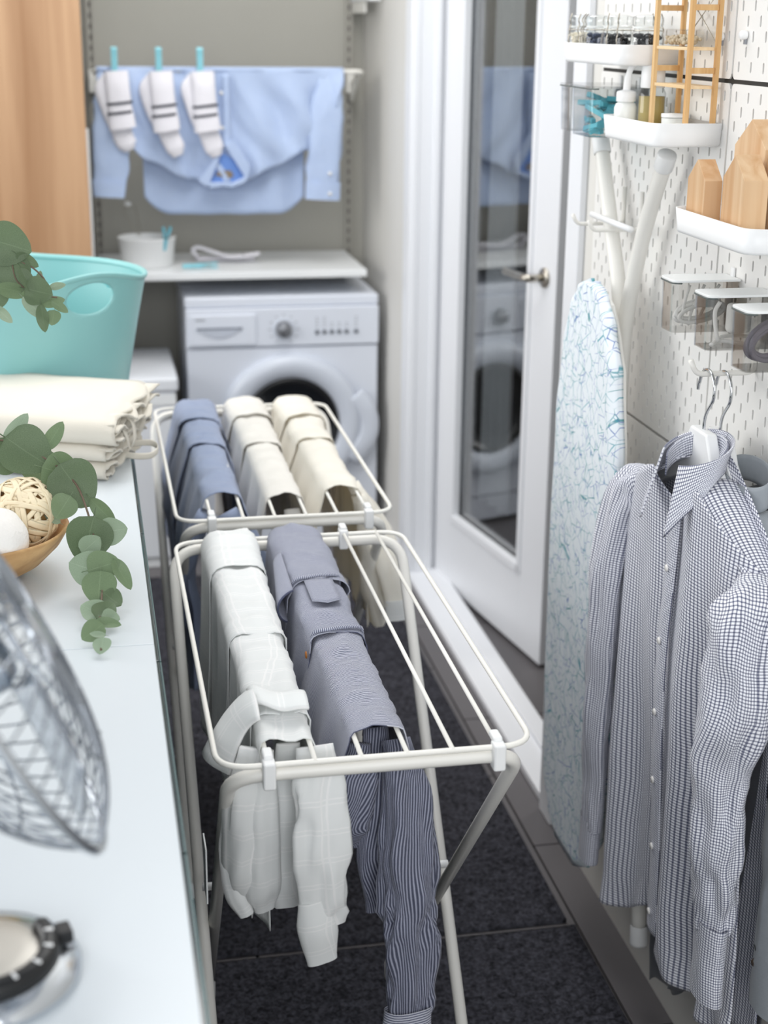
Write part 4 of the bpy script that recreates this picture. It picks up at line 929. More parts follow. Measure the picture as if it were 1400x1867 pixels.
# ------------------------------------------------------------------ pegboards on the right wall
XP = .896; Y1 = 2.057; Z1 = 1.530
M_peg = mat('pegboard_white', '#ecebe8', .42)
def board_mesh():
    """56 x 56 cm board with 5 x 15 mm slots cut through it, 4 cm grid, every other column shifted by 2 cm"""
    W = .558; Tk = .0045; m = MB(); cw = .02; ch = .04; hw_, hl = .0026, .0076; n_arc = 3
    cap = []
    for k_ in range(n_arc + 1): a = PI * k_ / n_arc; cap.append((hw_ * math.cos(a), hl - hw_ + hw_ * math.sin(a)))
    for k_ in range(n_arc + 1): a = PI + PI * k_ / n_arc; cap.append((hw_ * math.cos(a), -(hl - hw_) + hw_ * math.sin(a)))
    N = len(cap)
    def cell(y0, y1, z0, z1, cy, cz):
        # frame ring around one slot: outer points matched to the cap points, then the corners filled
        out = []
        for (a, b) in cap:
            out.append((cy + (y1 - cy if a > 1e-9 else (y0 - cy if a < -1e-9 else 0)), cz + (b if abs(b) < hl - hw_ + 1e-9 else (z1 - cz if b > 0 else z0 - cz))))
        vs = [(-Tk / 2 if 0 else 0, cy + a, cz + b) for a, b in cap] + [(0, p, q) for p, q in out] + [(Tk, cy + a, cz + b) for a, b in cap]
        fs = [(i, (i + 1) % N, N + (i + 1) % N, N + i) for i in range(N)] + [(i, 2 * N + i, 2 * N + (i + 1) % N, (i + 1) % N) for i in range(N)]
        m.add(vs, fs)
        for (yy, k1, k2) in ((y1, 0, 1), (y0, n_arc, n_arc - 1)):
            pass
    nc = 27
    for c in range(nc):
        cy = .019 + c * .02; y0, y1 = cy - .01, cy + .01
        first = .039 if c % 2 else .019
        cz = first; rows = []
        while cz + .019 < W: rows.append(cz); cz += .04
        prev = 0.009
        for k_, cz in enumerate(rows):
            z0 = cz - .02 if k_ else .009
            z1 = cz + .02 if k_ < len(rows) - 1 else W - .009
            cell(y0, y1, max(z0, .009), min(z1, W - .009), cy, cz)
    ym = .009 + nc * .02
    m.add([(0, .009, .002), (0, ym, .002), (0, ym, .009), (0, .009, .009)], [(0, 1, 2, 3)])
    m.add([(0, .009, W - .009), (0, ym, W - .009), (0, ym, W - .002), (0, .009, W - .002)], [(0, 1, 2, 3)])
    m.add([(0, .002, .009), (0, .009, .009), (0, .009, W - .009), (0, .002, W - .009)], [(0, 1, 2, 3)])
    m.add([(0, ym, .009), (0, W - .002, .009), (0, W - .002, W - .009), (0, ym, W - .009)], [(0, 1, 2, 3)])
    for (sy, sz) in ((0, 0), (1, 0), (0, 1), (1, 1)):      # rounded corners
        cy = .009 if not sy else ym; cz = .009 if not sz else W - .009; ry = .007 if not sy else W - .002 - ym
        pts = [(0, cy, cz)]
        for k_ in range(6):
            a = PI / 2 * k_ / 5; pts.append((0, cy + (ry if sy else -ry) * math.cos(a), cz + (.007 if sz else -.007) * math.sin(a)))
        m.add(pts, [(0, k_, k_ + 1) for k_ in range(1, 6)])
    # edge skirt
    e = [(.009, .002), (ym, .002), (W - .002, .009), (W - .002, W - .009), (ym, W - .002), (.009, W - .002), (.002, W - .009), (.002, .009)]
    m.add([(0, a, b) for a, b in e] + [(.009, a, b) for a, b in e], [(i, (i + 1) % 8, 8 + (i + 1) % 8, 8 + i) for i in range(8)])
    return m.data('panel', M_peg)
BM = board_mesh()
M_peg_back = mat('pegboard_gap', '#9b9892', .8)
labs = {(0, 2): 'white pegboard panel behind the jars, upper row by the door', (1, 2): 'white pegboard panel at the upper right corner of the photo', (0, 1): 'white pegboard panel behind the ironing board legs', (1, 1): 'white pegboard panel behind the wooden blocks and clear bins', (0, 0): 'white pegboard panel lowest by the ironing board', (1, 0): 'white pegboard panel lowest, behind the hanging shirts'}
for c in (0, 1):
    for r in (0, 1, 2):
        y0 = Y1 + .001 - .56 * c; z0 = Z1 + .001 + .56 * (r - 2)
        o = bpy.data.objects.new('pegboard', None); COL.objects.link(o); o.location = (XP, y0, z0)
        tag(o, labs[(c, r)], 'pegboard', 'pegboard panels on the right wall')
        p = bpy.data.objects.new('panel', BM); COL.objects.link(p); p.parent = o
        for (a, b) in ((.03, .03), (.5, .03), (.03, .5), (.5, .5)):
            s = MB().lathe((0, 0, 0), [(0, 0), (.008, 0), (.008, .0065), (0, .0065)], 10, (1, 0, 0)).build('spacer', M_plastic, None)
            s.parent = o; s.location = (.0045, a, b)
for y, z, lab in ((2.097, 1.589, 'small white plastic plug on the pegboard beside the wooden tower'), (2.017, 1.592, 'small white plastic plug on the pegboard at the upper right')):
    t = thing('board_plug', lab, 'plug', (XP - .001, y, z), 'white plastic plugs on the pegboard')
    MB().lathe((XP - .0005, y, z), [(.0052, 0), (.0062, -.003), (.0062, -.008), (.0045, -.010), (0, -.010)], 18, (1, 0, 0)).build('cap', M_plastic, t, smooth=True)
    MB().box(XP - .004, XP - .0003, y - .002, y + .002, z - .012, z - .004).build('tab', M_grey, t)

seam_strip = MB().box(XP + .0035, XR - .0005, 1.50, 2.615, Z1 - .004, Z1 + .006).build('seam_shade_strip', mat('seam_shade_dark', '#2b2a28', .6), None, bev=.0005)  # dark strip added to put shade into the open panel joint
tag(seam_strip, 'dark strip added as shade in the joint between the pegboard panels', 'rail')
# ------------------------------------------------------------------ trays and what stands in them
def rr(y0, y1, x0, x1, r, n=6, bottom=False):
    """rounded rectangle outline: rounded only at the room side (low x)"""
    return fillet([(x1, y0, 0), (x0, y0, 0), (x0, y1, 0), (x1, y1, 0)], r, n)
def tray(y0, y1, x0, z0, hgt, label, r=.028):
    t = thing('pegboard_tray', label, 'tray', ((x0 + XP) / 2, (y0 + y1) / 2, z0), 'white trays on the pegboard')
    out = rr(y0, y1, x0, XP - .0015, r); m = MB(); n = len(out)
    vs = [(p.x, p.y, z0 + hgt) for p in out] + [(p.x + (.003 if p.x < XP - .01 else 0), p.y + (.003 if p.y < (y0 + y1) / 2 else -.003), z0 + .004) for p in out] + [(lerp(p.x, (x0 + XP) / 2, .06) , lerp(p.y, (y0 + y1) / 2, .04), z0) for p in out]
    fs = [(k_ * n + i, k_ * n + i + 1, (k_ + 1) * n + i + 1, (k_ + 1) * n + i) for k_ in (0, 1) for i in range(n - 1)] + [tuple(range(2 * n, 3 * n))]
    fs += [(n - 1, 0, n, 2 * n - 1), (2 * n - 1, n, 2 * n, 3 * n - 1)]
    m.add(vs, fs); m.build('shell', M_plastic, t, smooth=False, solid=.0022, offset=-1, bev=0)
    for y in (y0 + .03, y1 - .03): MB().box(XP - .004, XP - .0005, y - .004, y + .004, z0 + hgt - .004, z0 + hgt + .018).build('hook', M_plastic, t, bev=.001)
    sh_ = [c for c in t.children if c.name.startswith('shell')][0]
    sh_.data.polygons.foreach_set('use_smooth', [len(p.vertices) == 4 for p in sh_.data.polygons])
    return t
tray(2.245, 2.530, .792, 1.545, .030, 'white tray on the pegboard holding the glass jars')
tray(2.075, 2.312, .792, 1.4385, .033, 'white tray on the pegboard holding bottles and the wooden tower')
tray(1.735, 1.992, .792, 1.335, .032, 'white tray on the pegboard holding the wooden house blocks')

# glass jars with wire clips
def jar(x, y, r, label, beads, col, seed):
    z = 1.5485; t = thing('glass_jar', label, 'jar', (x, y, z), 'clip-top glass jars in the upper tray')
    MB().lathe((x, y, z), [(0, 0), (r * .92, 0), (r, .004), (r, .030), (r * .97, .040), (r * .80, .048), (r * .80, .053)], 32).build('glass', M_glass, t, smooth=True)
    MB().lathe((x, y, z + .053), [(r * .80, 0), (r * .90, .002), (r * .92, .009), (r * .88, .014), (r * .6, .0165), (0, .017)], 32).build('lid', M_glass, t, smooth=True)
    MB().lathe((x, y, z + .050), [(r * .84, 0), (r * .86, .0015), (r * .84, .003)], 32).build('seal', mat('jar_seal', '#e3e6e4', .6), t, smooth=True)
    a = seed; cx_, cy_ = math.cos(a), math.sin(a); px, py = -cy_, cx_
    for s_ in (1, -1):
        b0 = Vector((x + cx_ * r * .92 + px * .008 * s_, y + cy_ * r * .92 + py * .008 * s_, z))
        pts = [b0 + Vector((cx_ * d, cy_ * d, h_)) for d, h_ in ((-.002, .072), (.004, .062), (.001, .055), (.006, .047), (.003, .040), (.007, .034), (.004, .020))]
        MB().tube(smooth_path(pts, 5), .0011, 6).build('wire_clip', M_steel, t, smooth=True)
    MB().tube([(x + r * .86 * math.cos(k_ * PI / 12), y + r * .86 * math.sin(k_ * PI / 12), z + .047) for k_ in range(24)], .0009, 6, closed=True).build('wire_band', M_steel, t, smooth=True)
    random.seed(int(seed * 10) + 3); m = MB(); mats = col
    for i in range(beads):
        aa = random.uniform(0, 2 * PI); q = math.sqrt(random.random()) * (r - .007); hz = .004 + random.random() * .037
        m.sphere((x + q * math.cos(aa), y + q * math.sin(aa), z + hz), random.uniform(.0035, .0055), 8, 5, (1, 1, .6))
    o = m.build('buttons', mats, t, smooth=True); o['kind'] = 'stuff'
M_pearl = mat('cream_buttons', '#e6ddc9', .3); M_nbtn = mat('navy_buttons', '#39435c', .3); M_kbtn = mat('black_buttons', '#1d1e22', .3)
jar(.8185, 2.500, .0225, 'glass jar of cream buttons nearest the door', 190, M_pearl, -2.4)
jar(.827, 2.435, .0245, 'glass jar of navy buttons second from the door', 210, M_nbtn, 2.6)
jar(.829, 2.352, .026, 'glass jar of mixed dark buttons third from the door', 200, M_kbtn, -2.2)
jar(.856, 2.292, .026, 'glass jar of black buttons nearest the wooden tower', 200, M_kbtn, .6)

# clear bins with lids
def bin_(y0, y1, x0, ztop, zbot, label, lidmat, clr, group):
    t = thing('storage_bin', label, 'bin', (.845, (y0 + y1) / 2, zbot), group)
    out = rr(y0, y1, x0, XP - .004, .012, 4); n = len(out); m = MB()
    vs = [(p.x, p.y, ztop) for p in out] + [(lerp(p.x, .85, .04), lerp(p.y, (y0 + y1) / 2, .05), zbot) for p in out]
    m.add(vs, [(i, (i + 1) % n, n + (i + 1) % n, n + i) for i in range(n)] + [tuple(range(n, 2 * n))])
    m.build('tub', clr, t, solid=.0014, bev=0)
    m = MB(); o2 = rr(y0 - .001, y1 + .001, x0 - .002, XP - .002, .013, 5); n = len(o2)
    m.add([(p.x, p.y, ztop + .0035) for p in o2] + [(p.x, p.y, ztop) for p in o2], [tuple(range(n)), tuple(range(n, 2 * n))[::-1]] + [(i, (i + 1) % n, n + (i + 1) % n, n + i) for i in range(n)])
    m.build('lid', lidmat, t, bev=.0008)
    m = MB(); m.tube([(p.x - .0005, p.y, ztop - .0008) for p in o2 if p.x < x0 + .040], .0011, 6)
    m.build('lip', mat('bin_lip', '#59615f', .3), t, smooth=True)
    MB().box(XP - .004, XP - .0006, (y0 + y1) / 2 - .005, (y0 + y1) / 2 + .005, ztop - .004, ztop + .016).build('hook', M_plastic, t, bev=.001)
    return t
M_clear2 = clear('smoky_clear_plastic', (.925, .922, .915), 1.0, .03, .04)
M_lid = mat('frosted_white_lid', '#eef0ef', .35)
G2 = 'lidded clear bins above the hanger peg'; G1 = 'lidded clear bins beside the door'
bin_(1.968, 2.022, .797, 1.264, 1.194, 'clear bin with frosted lid holding coiled white cable, farthest of the three', M_lid, M_clear2, G2)
bin_(1.845, 1.899, .797, 1.264, 1.194, 'clear bin with frosted lid holding white plugs, middle of the three', M_lid, M_clear2, G2)
bin_(1.720, 1.776, .797, 1.266, 1.192, 'clear bin with frosted lid holding a grey braided cord, nearest of the three', M_lid, M_clear2, G2)
bin_(2.365, 2.470, .797, 1.507, 1.432, 'clear bin full of teal pegs under the jar tray', M_clear, M_clear, G1)
bin_(2.478, 2.535, .797, 1.507, 1.435, 'clear bin nearest the glazed door under the jar tray', M_clear, M_clear, G1)
random.seed(21)
for i in range(20):
    c = Vector((random.uniform(.815, .868), random.uniform(2.392, 2.444), 1.439 + i * .0027)); a = random.uniform(0, PI)
    t = thing('clothes_peg', 'teal plastic peg among those in the clear bin under the jar tray', 'peg', c, 'teal pegs in the clear bin')
    ax = Vector((math.cos(a) * .7, math.sin(a), random.uniform(-.25, .35)))
    peg(t, c, ax, ax.cross(Vector((random.uniform(-.4, .4), .1, 1))), .046, M_teal, .008, .001)
M_cordw = mat('white_cable', '#e8e8e6', .45); M_cordg = mat('grey_braided_cord', '#6d6872', .7, vary=.35, vscale=700)
def coil(name, label, cat, pts, r, m): 
    o = MB().tube(smooth_path(pts, 8), r, 10).build(name, m, None, smooth=True); tag(o, label, cat); return o
def loops(c, n, ra, rb, tilt, dz):
    out = []
    for i in range(n * 12):
        a = 2 * PI * i / 12; out.append((c[0] + ra * math.cos(a) , c[1] + .010 * math.sin(a * .37 + 1), c[2] + rb * math.sin(a) + dz * i / 12 + tilt * math.cos(a)))
    return out
coil('white_cable', 'white cable coiled at the bottom of the farthest clear bin', 'cable', loops((.848, 1.995, 1.215), 4, .034, .012, .006, .002), .0028, M_cordw)
t = thing('cable_plug', 'white cable ends with printed tags standing in the farthest clear bin', 'cable', (.83, 1.995, 1.198))
for i, (x, a) in enumerate(((.818, .25), (.830, .45), (.845, .6))): MB().tube(smooth_path([(x, 1.985 + .006 * i, 1.200), (x + .012 * a, 1.99, 1.225), (x + .05 * a, 1.995, 1.256)], 5), .0022, 8).build('cable_end', M_cordw, t, smooth=True)
MB().box(.836, .872, 1.984, 1.986, 1.226, 1.250).build('tag', M_white, t, bev=.0005)
M_ink = mat('tag_print', '#3a3d42', .6)
pc = thing('power_plug', 'white rounded charger plug leaning in the middle clear bin', 'plug', (.85, 1.87, 1.198))
MB().box(.836, .868, 1.862, 1.882, 1.212, 1.252).build('body', M_cordw, pc, bev=.006, seg=3)
for y in (1.867, 1.877): MB().box(.845, .859, y - .001, y + .001, 1.252, 1.259).build('pin', M_steel, pc)
coil('white_cable', 'white cable lying at the bottom of the middle clear bin', 'cable', [(.81, 1.86, 1.199), (.83, 1.875, 1.201), (.86, 1.86, 1.199), (.88, 1.878, 1.202), (.86, 1.888, 1.205), (.83, 1.872, 1.207), (.815, 1.852, 1.209), (.815, 1.866, 1.240), (.822, 1.868, 1.255)], .0028, M_cordw)
coil('braided_cord', 'grey braided cord looped inside the nearest clear bin', 'cord', loops((.848, 1.748, 1.224), 5, .036, .022, .008, .0016), .0034, M_cordg)

# squeeze bottle, oil bottle, small white tub in the middle tray
M_milky = mat('milky_plastic', '#eef1ee', .35, subs=.2)
sq = thing('squeeze_bottle', 'white squeeze bottle with a bent nozzle in the middle tray', 'bottle', (.826, 2.288, 1.4425))
MB().lathe((.826, 2.288, 1.4425), [(0, 0), (.0165, 0), (.0175, .002), (.0175, .040), (.015, .046), (.013, .047), (.013, .050)], 28).build('body', M_milky, sq, smooth=True)
MB().lathe((.826, 2.288, 1.4915), [(.0148, 0), (.0152, .001), (.0152, .013), (.0135, .0155), (.006, .017), (.0055, .018)], 28).build('cap', M_plastic, sq, smooth=True)
MB().sweep(smooth_path([(.826, 2.288, 1.506), (.827, 2.288, 1.522), (.829, 2.287, 1.536), (.834, 2.286, 1.545), (.842, 2.285, 1.549)], 5), [.0058] * 8 + [.0046] * 13, [.0058] * 8 + [.0046] * 13, None, 12).build('nozzle', M_plastic, sq, smooth=True)
ob = thing('oil_bottle', 'round bottle of amber liquid with a white cap in the middle tray', 'bottle', (.858, 2.262, 1.4425))
M_oil = mat('amber_liquid', '#d9c37f', .2, trans=.35, ior=1.2); 
MB().lathe((.858, 2.262, 1.443), [(0, 0), (.0195, 0), (.021, .002), (.021, .062), (.018, .068), (.017, .070)], 32).build('bottle', M_glass, ob, smooth=True)
MB().lathe((.858, 2.262, 1.4445), [(0, 0), (.0188, 0), (.0195, .002), (.0195, .056), (0, .0562)], 32).build('liquid', M_oil, ob, smooth=True)
MB().lathe((.858, 2.262, 1.513), [(.018, 0), (.0185, .001), (.0178, .030), (.0155, .034), (0, .035)], 32).build('cap', M_plastic, ob, smooth=True)
st = thing('small_tub', 'small white lidded tub behind the wooden tower', 'tub', (.865, 2.165, 1.4425))
MB().lathe((.868, 2.195, 1.4425), [(0, 0), (.015, 0), (.0165, .002), (.0175, .03), (0, .031)], 28).build('tub', M_milky, st, smooth=True)
MB().lathe((.868, 2.195, 1.4735), [(.018, 0), (.018, .005), (0, .006)], 28).build('lid', M_plastic, st, smooth=True)

# miniature wooden shelf tower, with a clear box of beads on its second shelf
M_pine = wood('pine_wood', '#e8c793', '#c99a60', 'z', 2.5, .5, 30); M_pine2 = wood('pine_light', '#f0dcb9', '#dfbd8c', 'y', 2.5, .5, 30)
tw = thing('shelf_tower', 'miniature pine shelf tower standing in the middle tray', 'shelf', (.846, 2.12, 1.4425))
zb, zt_ = 1.4425, 1.80; yf_, yn_ = 2.225, 2.090; xa, xb = .845, .886
for (x, y) in ((xa, yf_), (xb, yf_), (xa, yn_), (xb, yn_)): MB().box(x - .0030, x + .0030, y - .0045, y + .0045, zb, zt_).build('post', M_pine, tw, bev=.0004)
for z in (1.4580, 1.5430, 1.6280, 1.7130):
    for y in (yf_, yn_): MB().box(xa + .003, xb - .003, y - .0022, y + .0022, z - .004, z + .004).build('rung', M_pine, tw, bev=.0004)
for z in (1.5200, 1.5725, 1.657, 1.742):
    MB().box(xa - .0005, xb + .0005, yn_ + .0046, yf_ - .0046, z - .0022, z + .0022).build('shelf_board', M_pine2, tw, bev=.0004)
for p_, q_ in (((xb - .001, yn_ + .004, 1.580), (xb - .001, yf_ - .004, 1.655)), ((xb + .001, yf_ - .004, 1.580), (xb + .001, yn_ + .004, 1.655))): MB().tube([p_, q_], .0008, 6).build('wire_brace', M_steel, tw, smooth=True)
bx = thing('bead_box', 'clear box of wooden beads on the shelf of the pine tower', 'box', (.863, 2.17, 1.575))
MB().box(.8475, .880, 2.128, 2.205, 1.5755, 1.597).build('case', M_clear, bx)
random.seed(8); m = MB()
for i in range(190): m.sphere((random.uniform(.851, .877), random.uniform(2.132, 2.201), random.uniform(1.579, 1.589)), .0030, 8, 5)
o = m.build('beads', mat('wooden_beads', '#cdbfa6', .5, vary=.4, vscale=200), bx, smooth=True); o['kind'] = 'stuff'
MB().box(.8465, .881, 2.127, 2.206, 1.597, 1.5990).build('lid', M_clear, bx)

# house-shaped blocks
M_blk = wood('raw_pine_block', '#e6cdaa', '#c79c70', 'z', 1.6, .6, 24)
def house(x0, x1, y0, y1, z0, eave, ridge, label, rot=0, mt=None):
    t = MB().prism([(y0, z0), (y1, z0), (y1, eave), ((y0 + y1) / 2, ridge), (y0, eave)], lambda a, b, d: (d, a, b), x0, x1).build('house_block', mt or M_blk, None, bev=.0008)
    tag(t, label, 'block', 'house-shaped wooden blocks in the tray')
    return t
house(.807, .832, 1.913, 1.972, 1.3385, 1.408, 1.434, 'short raw-wood house block standing alone at the far end of the tray')
house(.807, .840, 1.789, 1.855, 1.3385, 1.420, 1.450, 'raw-wood house block in front of the tall one in the tray')
house(.848, .888, 1.825, 1.920, 1.3385, 1.455, 1.490, 'tall raw-wood house block at the back of the tray by the pegboard')
house(.846, .888, 1.752, 1.815, 1.3385, 1.440, 1.475, 'raw-wood house block at the right edge of the photo')

# ------------------------------------------------------------------ ironing board hung by its legs
def iron_mat():
    m = mat('ironing_cover', '#dfe9f0', .85); t = NT(m); u, v, uv = t.uv()
    lines = None; base = lin('#ebf2f7')
    cols_ = ('#2f8f96', '#4a6fb4', '#3f9fae')
    col = base; first = True
    for k_, (sc, th, c) in enumerate(((34, .013, cols_[0]), (44, .014, cols_[1]), (26, .010, cols_[2]))):
        mp = t.n('ShaderNodeMapping'); mp.inputs['Location'].default_value = (k_ * 3.1, k_ * 1.7, k_); mp.inputs['Rotation'].default_value = (0, 0, k_ * .9); t.l(uv, mp.inputs[0])
        vo = t.n('ShaderNodeTexVoronoi', feature='DISTANCE_TO_EDGE'); vo.inputs['Scale'].default_value = sc; t.l(mp.outputs[0], vo.inputs['Vector'])
        no = t.n('ShaderNodeTexNoise'); no.inputs['Scale'].default_value = sc * 1.1; t.l(mp.outputs[0], no.inputs[0])
        ln = t.math('LESS_THAN', vo.outputs['Distance'], th * 1.4); mk = t.math('MULTIPLY_ADD', no.outputs[0], 6.0, -2.5, clamp=True)
        col = t.mix(t.math('MULTIPLY', ln, t.math('MULTIPLY', mk, .85)), col, lin(c))
    t.l(col, t.b.inputs['Base Color']); return m
M_iron = iron_mat()
ib = thing('ironing_board', 'ironing board with a blue network-patterned cover hung on the pegboard', 'ironing board', (.82, 2.32, .18))
zA, zB = .178, 1.205; yc_ = 2.318
def half(v):  # half width along the length, v from bottom 0 to nose 1
    return interp([0, .03, .10, .30, .55, .75, .88, .95, .985, 1.0], [.055, .110, .155, .170, .168, .160, .135, .098, .060, .012], v)
XI = .800
def deck(u, v):
    vv = 1 - (1 - v) ** 1.25; z = lerp(zA, zB, vv); hwid = half(vv); y = yc_ + (u * 2 - 1) * hwid + .012 * vv - .010 * (1 - vv)
    e = abs(u * 2 - 1); x = XI + .022 * max(0, e - .86) ** 1.5 * 9
    return (x + .0015 * nz(y * 20, z * 6), y, z), (y, z)
MB().grid(deck, 40, 90).build('cover', M_iron, ib, smooth=True, solid=.012, offset=1 if False else 0)
MB().grid(lambda u, v: (lambda p: ((p[0][0] + .012, lerp(p[0][1], yc_, .12), lerp(p[0][2], .7, .03)), p[1]))(deck(u, v)), 12, 30).build('steel_deck', M_metalw, ib, solid=.006)
XL = .860
for (p, capz) in (((XL, 2.494, 1.418), 1), ((XL, 2.190, 1.417), 1)):
    top = Vector(p); pts = smooth_path([p, (XL, lerp(p[1], 2.35, .45), 1.30), (XL, lerp(p[1], 2.335, .86), 1.17), (XL, 2.34 + (.012 if p[1] > 2.3 else -.012), 1.06), (XL - .004, 2.32 + (.012 if p[1] > 2.3 else -.012), .80), (XL - .006, 2.27 + (.012 if p[1] > 2.3 else -.012), .50)], 6)
    lg = MB().tube(pts, .0125, 16).build('leg', M_metalw, ib, smooth=True)
    d = (pts[1] - pts[0]).normalized()
    MB().lathe(top - d * .004, [(0, 0), (.0142, 0), (.0150, .003), (.0150, .026), (.0135, .028)], 20, d).build('foot_cap', M_plastic, lg, smooth=True)
MB().tube([(XL - .018, 2.468, 1.298), (XL - .018, 2.274, 1.297)], .005, 10).build('crossbar', M_plastic, ib, smooth=True)
lg = MB().tube(smooth_path([(.868, 2.25, .55), (.870, 2.15, .30), (.870, 2.104, .115)], 5), .0125, 14).build('leg', M_metalw, ib, smooth=True)
MB().lathe((.870, 2.104, .103), [(0, 0), (.0150, 0), (.0158, .004), (.0150, .034), (.0135, .036)], 20, (0, .12, 1)).build('foot_cap', M_plastic, lg, smooth=True)
hk = thing('wall_hook', 'white double-prong hook carrying the ironing board on the pegboard', 'hook', (XP, 2.42, 1.29))
for y in (2.455, 2.372):
    MB().tube(fillet([(XP - .003, y, 1.345), (XP - .003, y, 1.284), (.812, y, 1.284), (.804, y, 1.300)], .010, 5), .0033, 10).build('prong', M_metalw, hk, smooth=True)

# ------------------------------------------------------------------ peg rail and hanging shirts
pr = thing('hanger_peg', 'white peg on the pegboard carrying two shirt hangers', 'hook', (XP, 1.9, 1.15))
MB().tube(fillet([(XP - .002, 1.9, 1.185), (XP - .002, 1.9, 1.150), (.809, 1.9, 1.150), (.800, 1.9, 1.170)], .012, 5), .0038, 12).build('prong', M_metalw, pr, smooth=True)
def hanger(x, yc, label, dz=0):
    t = thing('shirt_hanger', label, 'hanger', (x, yc, 1.06 + dz), 'white hangers on the peg')
    z0 = 1.156 + dz
    pts = [(x, yc + .030, z0 - .034), (x, yc + .0285, z0 - .026)]
    for k_ in range(12): an = math.radians(8 + k_ * 19); pts.append((x, yc + .026 * math.cos(an), z0 - .026 + .026 * math.sin(an)))
    pts += [(x, yc - .006, z0 - .058), (x, yc, z0 - .072), (x, yc, z0 - .09)]
    MB().tube(smooth_path(pts, 4), .0023, 10).build('hook', M_chrome, t, smooth=True)
    zs = z0 - .088
    prof_ = [(-.205, -.142), (-.195, -.148), (-.10, -.095), (0, -.055), (.10, -.095), (.195, -.148), (.205, -.142), (.195, -.128), (.10, -.070), (.05, -.030), (.028, .004), (-.028, .004), (-.05, -.030), (-.10, -.070), (-.195, -.128)]
    MB().prism(prof_, lambda a, b, d: (x + d, yc + a, zs + b), -.009, .009).build('body', M_plastic, t, bev=.004)
    return t
hanger(.826, 1.898, 'white hanger on the peg holding the gingham shirt')
hanger(.848, 1.892, 'white hanger behind, holding the grey chambray shirt', -.002)

def gingham_mat():
    m = mat('gingham_cotton', '#e9e9ee', .8, sheen=.1); t = NT(m); u, v, uv = t.uv(); p = .0037
    n = t.n('ShaderNodeTexNoise'); n.inputs['Scale'].default_value = 7; t.l(uv, n.inputs[0]); w_ = t.math('MULTIPLY_ADD', n.outputs[0], .006, -.003)
    a = t.math('LESS_THAN', t.math('FRACT', t.math('MULTIPLY', t.math('ADD', u, w_), 1 / p)), .36); b = t.math('LESS_THAN', t.math('FRACT', t.math('MULTIPLY', t.math('ADD', v, w_), 1 / p)), .36)
    f = t.math('MULTIPLY_ADD', t.math('MAXIMUM', a, b), .70, t.math('MULTIPLY', t.math('MULTIPLY', a, b), .28))
    t.l(t.mix(f, lin('#f0f1f8'), lin('#3d4464')), t.b.inputs['Base Color']); return m
M_ging = gingham_mat()
M_chamb = cloth_mat('grey_chambray', '#8c9298', '#a5abb0', .0018)
M_char = cloth_mat('charcoal_cotton', '#4b4d52', '#5c5e63', .002)

def hung_shirt(name, label, x, yc, z0, m, zh, wid, seed, collar=True, open_=.0, depth=.020):
    """front faces -x; a runs along the wall, + is away from the camera"""
    t = thing(name, label, 'shirt', (x, yc, zh), 'shirts on hangers beside the ironing board')
    zsh = z0 - .055
    def topz(a): return z0 - .012 - .105 * min(1, abs(a) / .235) ** 1.1
    def hw_at(v): return interp([0, .08, .25, 1.0], [.222, .232, .232, wid], v)
    def front(sgn):
        def fn(u, v):
            # u 0 at placket, 1 at side seam
            hwid = hw_at(v); a = sgn * u * hwid + .012
            zt = topz(a); zb = (zh + .050 - .095 * u + .012 * math.sin(9 * u)) if sgn > 0 else zh + .004 + .028 * u * u - .012 * math.sin(PI * u)
            if u < .36: zt -= .075 * (1 - u / .36) ** .8
            z = lerp(zt, zb, v)
            k = min(1, v * 1.6)
            fold = .020 * k * math.sin(u * 7.5 + seed + sgn * 1.1 + .9 * v) + .012 * k * math.sin(u * 15 + seed * 2 + 2 * v) + .010 * nz(a * 9 + seed, z * 3.2)
            bulge = .018 * math.sin(PI * min(1, u)) ** .7 + depth * (1 - u ** 3)
            xx = x - .010 - bulge * (.9 - .65 * v) - fold * .8 * (1 - .6 * u ** 6)
            if v > .93: xx -= .006 * math.sin(u * 20 + seed) * (v - .93) / .07
            return (xx, yc + a + .006 * nz(z * 5, seed, u * 2), z), (a * .5, z * .82)
        return fn
    def back(u, v):
        hwid = hw_at(v); a = (u * 2 - 1) * hwid + .012; zt = topz(a) + .004; zb = zh - .012 + .05 * abs(u * 2 - 1) ** 2.5
        z = lerp(zt, zb, v); xx = x + .012 + .014 * math.sin(PI * u) + .010 * math.sin(u * 14 + seed) * min(1, v * 1.4) * .8
        return (xx, yc + a, z), (a * .5 + .01, z * .82)
    MB().grid(front(1), 44, 110).build('front_panel', m, t, smooth=True, solid=.0012)
    MB().grid(front(-1), 44, 110).build('front_panel', m, t, smooth=True, solid=.0012)
    MB().grid(back, 50, 60).build('back_panel', m, t, smooth=True, solid=.0012)
    # shoulders joining front and back
    def shd(u, v):
        a = lerp(-.222, .222, u) + .012; zt = topz(a); r_ = .024 * math.sqrt(max(.02, 1 - (abs(a - .012) / .232) ** 2.5)) + .004
        if abs(a - .012) < .060: zt -= .0
        an = PI * v; return (x - .002 - r_ * math.cos(an) * 1.15, yc + a, zt - .010 + .012 * math.sin(an) - (.0 if abs(a - .012) > .075 else 0)), (a, .03 * v)
    def half_sh(lo, hi):
        return lambda u, v: (lambda a: ((x - .002 - (.024 * math.sqrt(max(.02, 1 - (abs(a) / .238) ** 2.5)) + .004) * math.cos(PI * v) * 1.25, yc + a + .012, topz(a) - .016 + .016 * math.sin(PI * v)), (a * .8, .05 * v)))(lerp(lo, hi, u))
    MB().grid(half_sh(.055, .236), 20, 12).build('yoke', m, t, smooth=True, solid=.0012)
    MB().grid(half_sh(-.236, -.055), 20, 12).build('yoke', m, t, smooth=True, solid=.0012)
    return t, topz
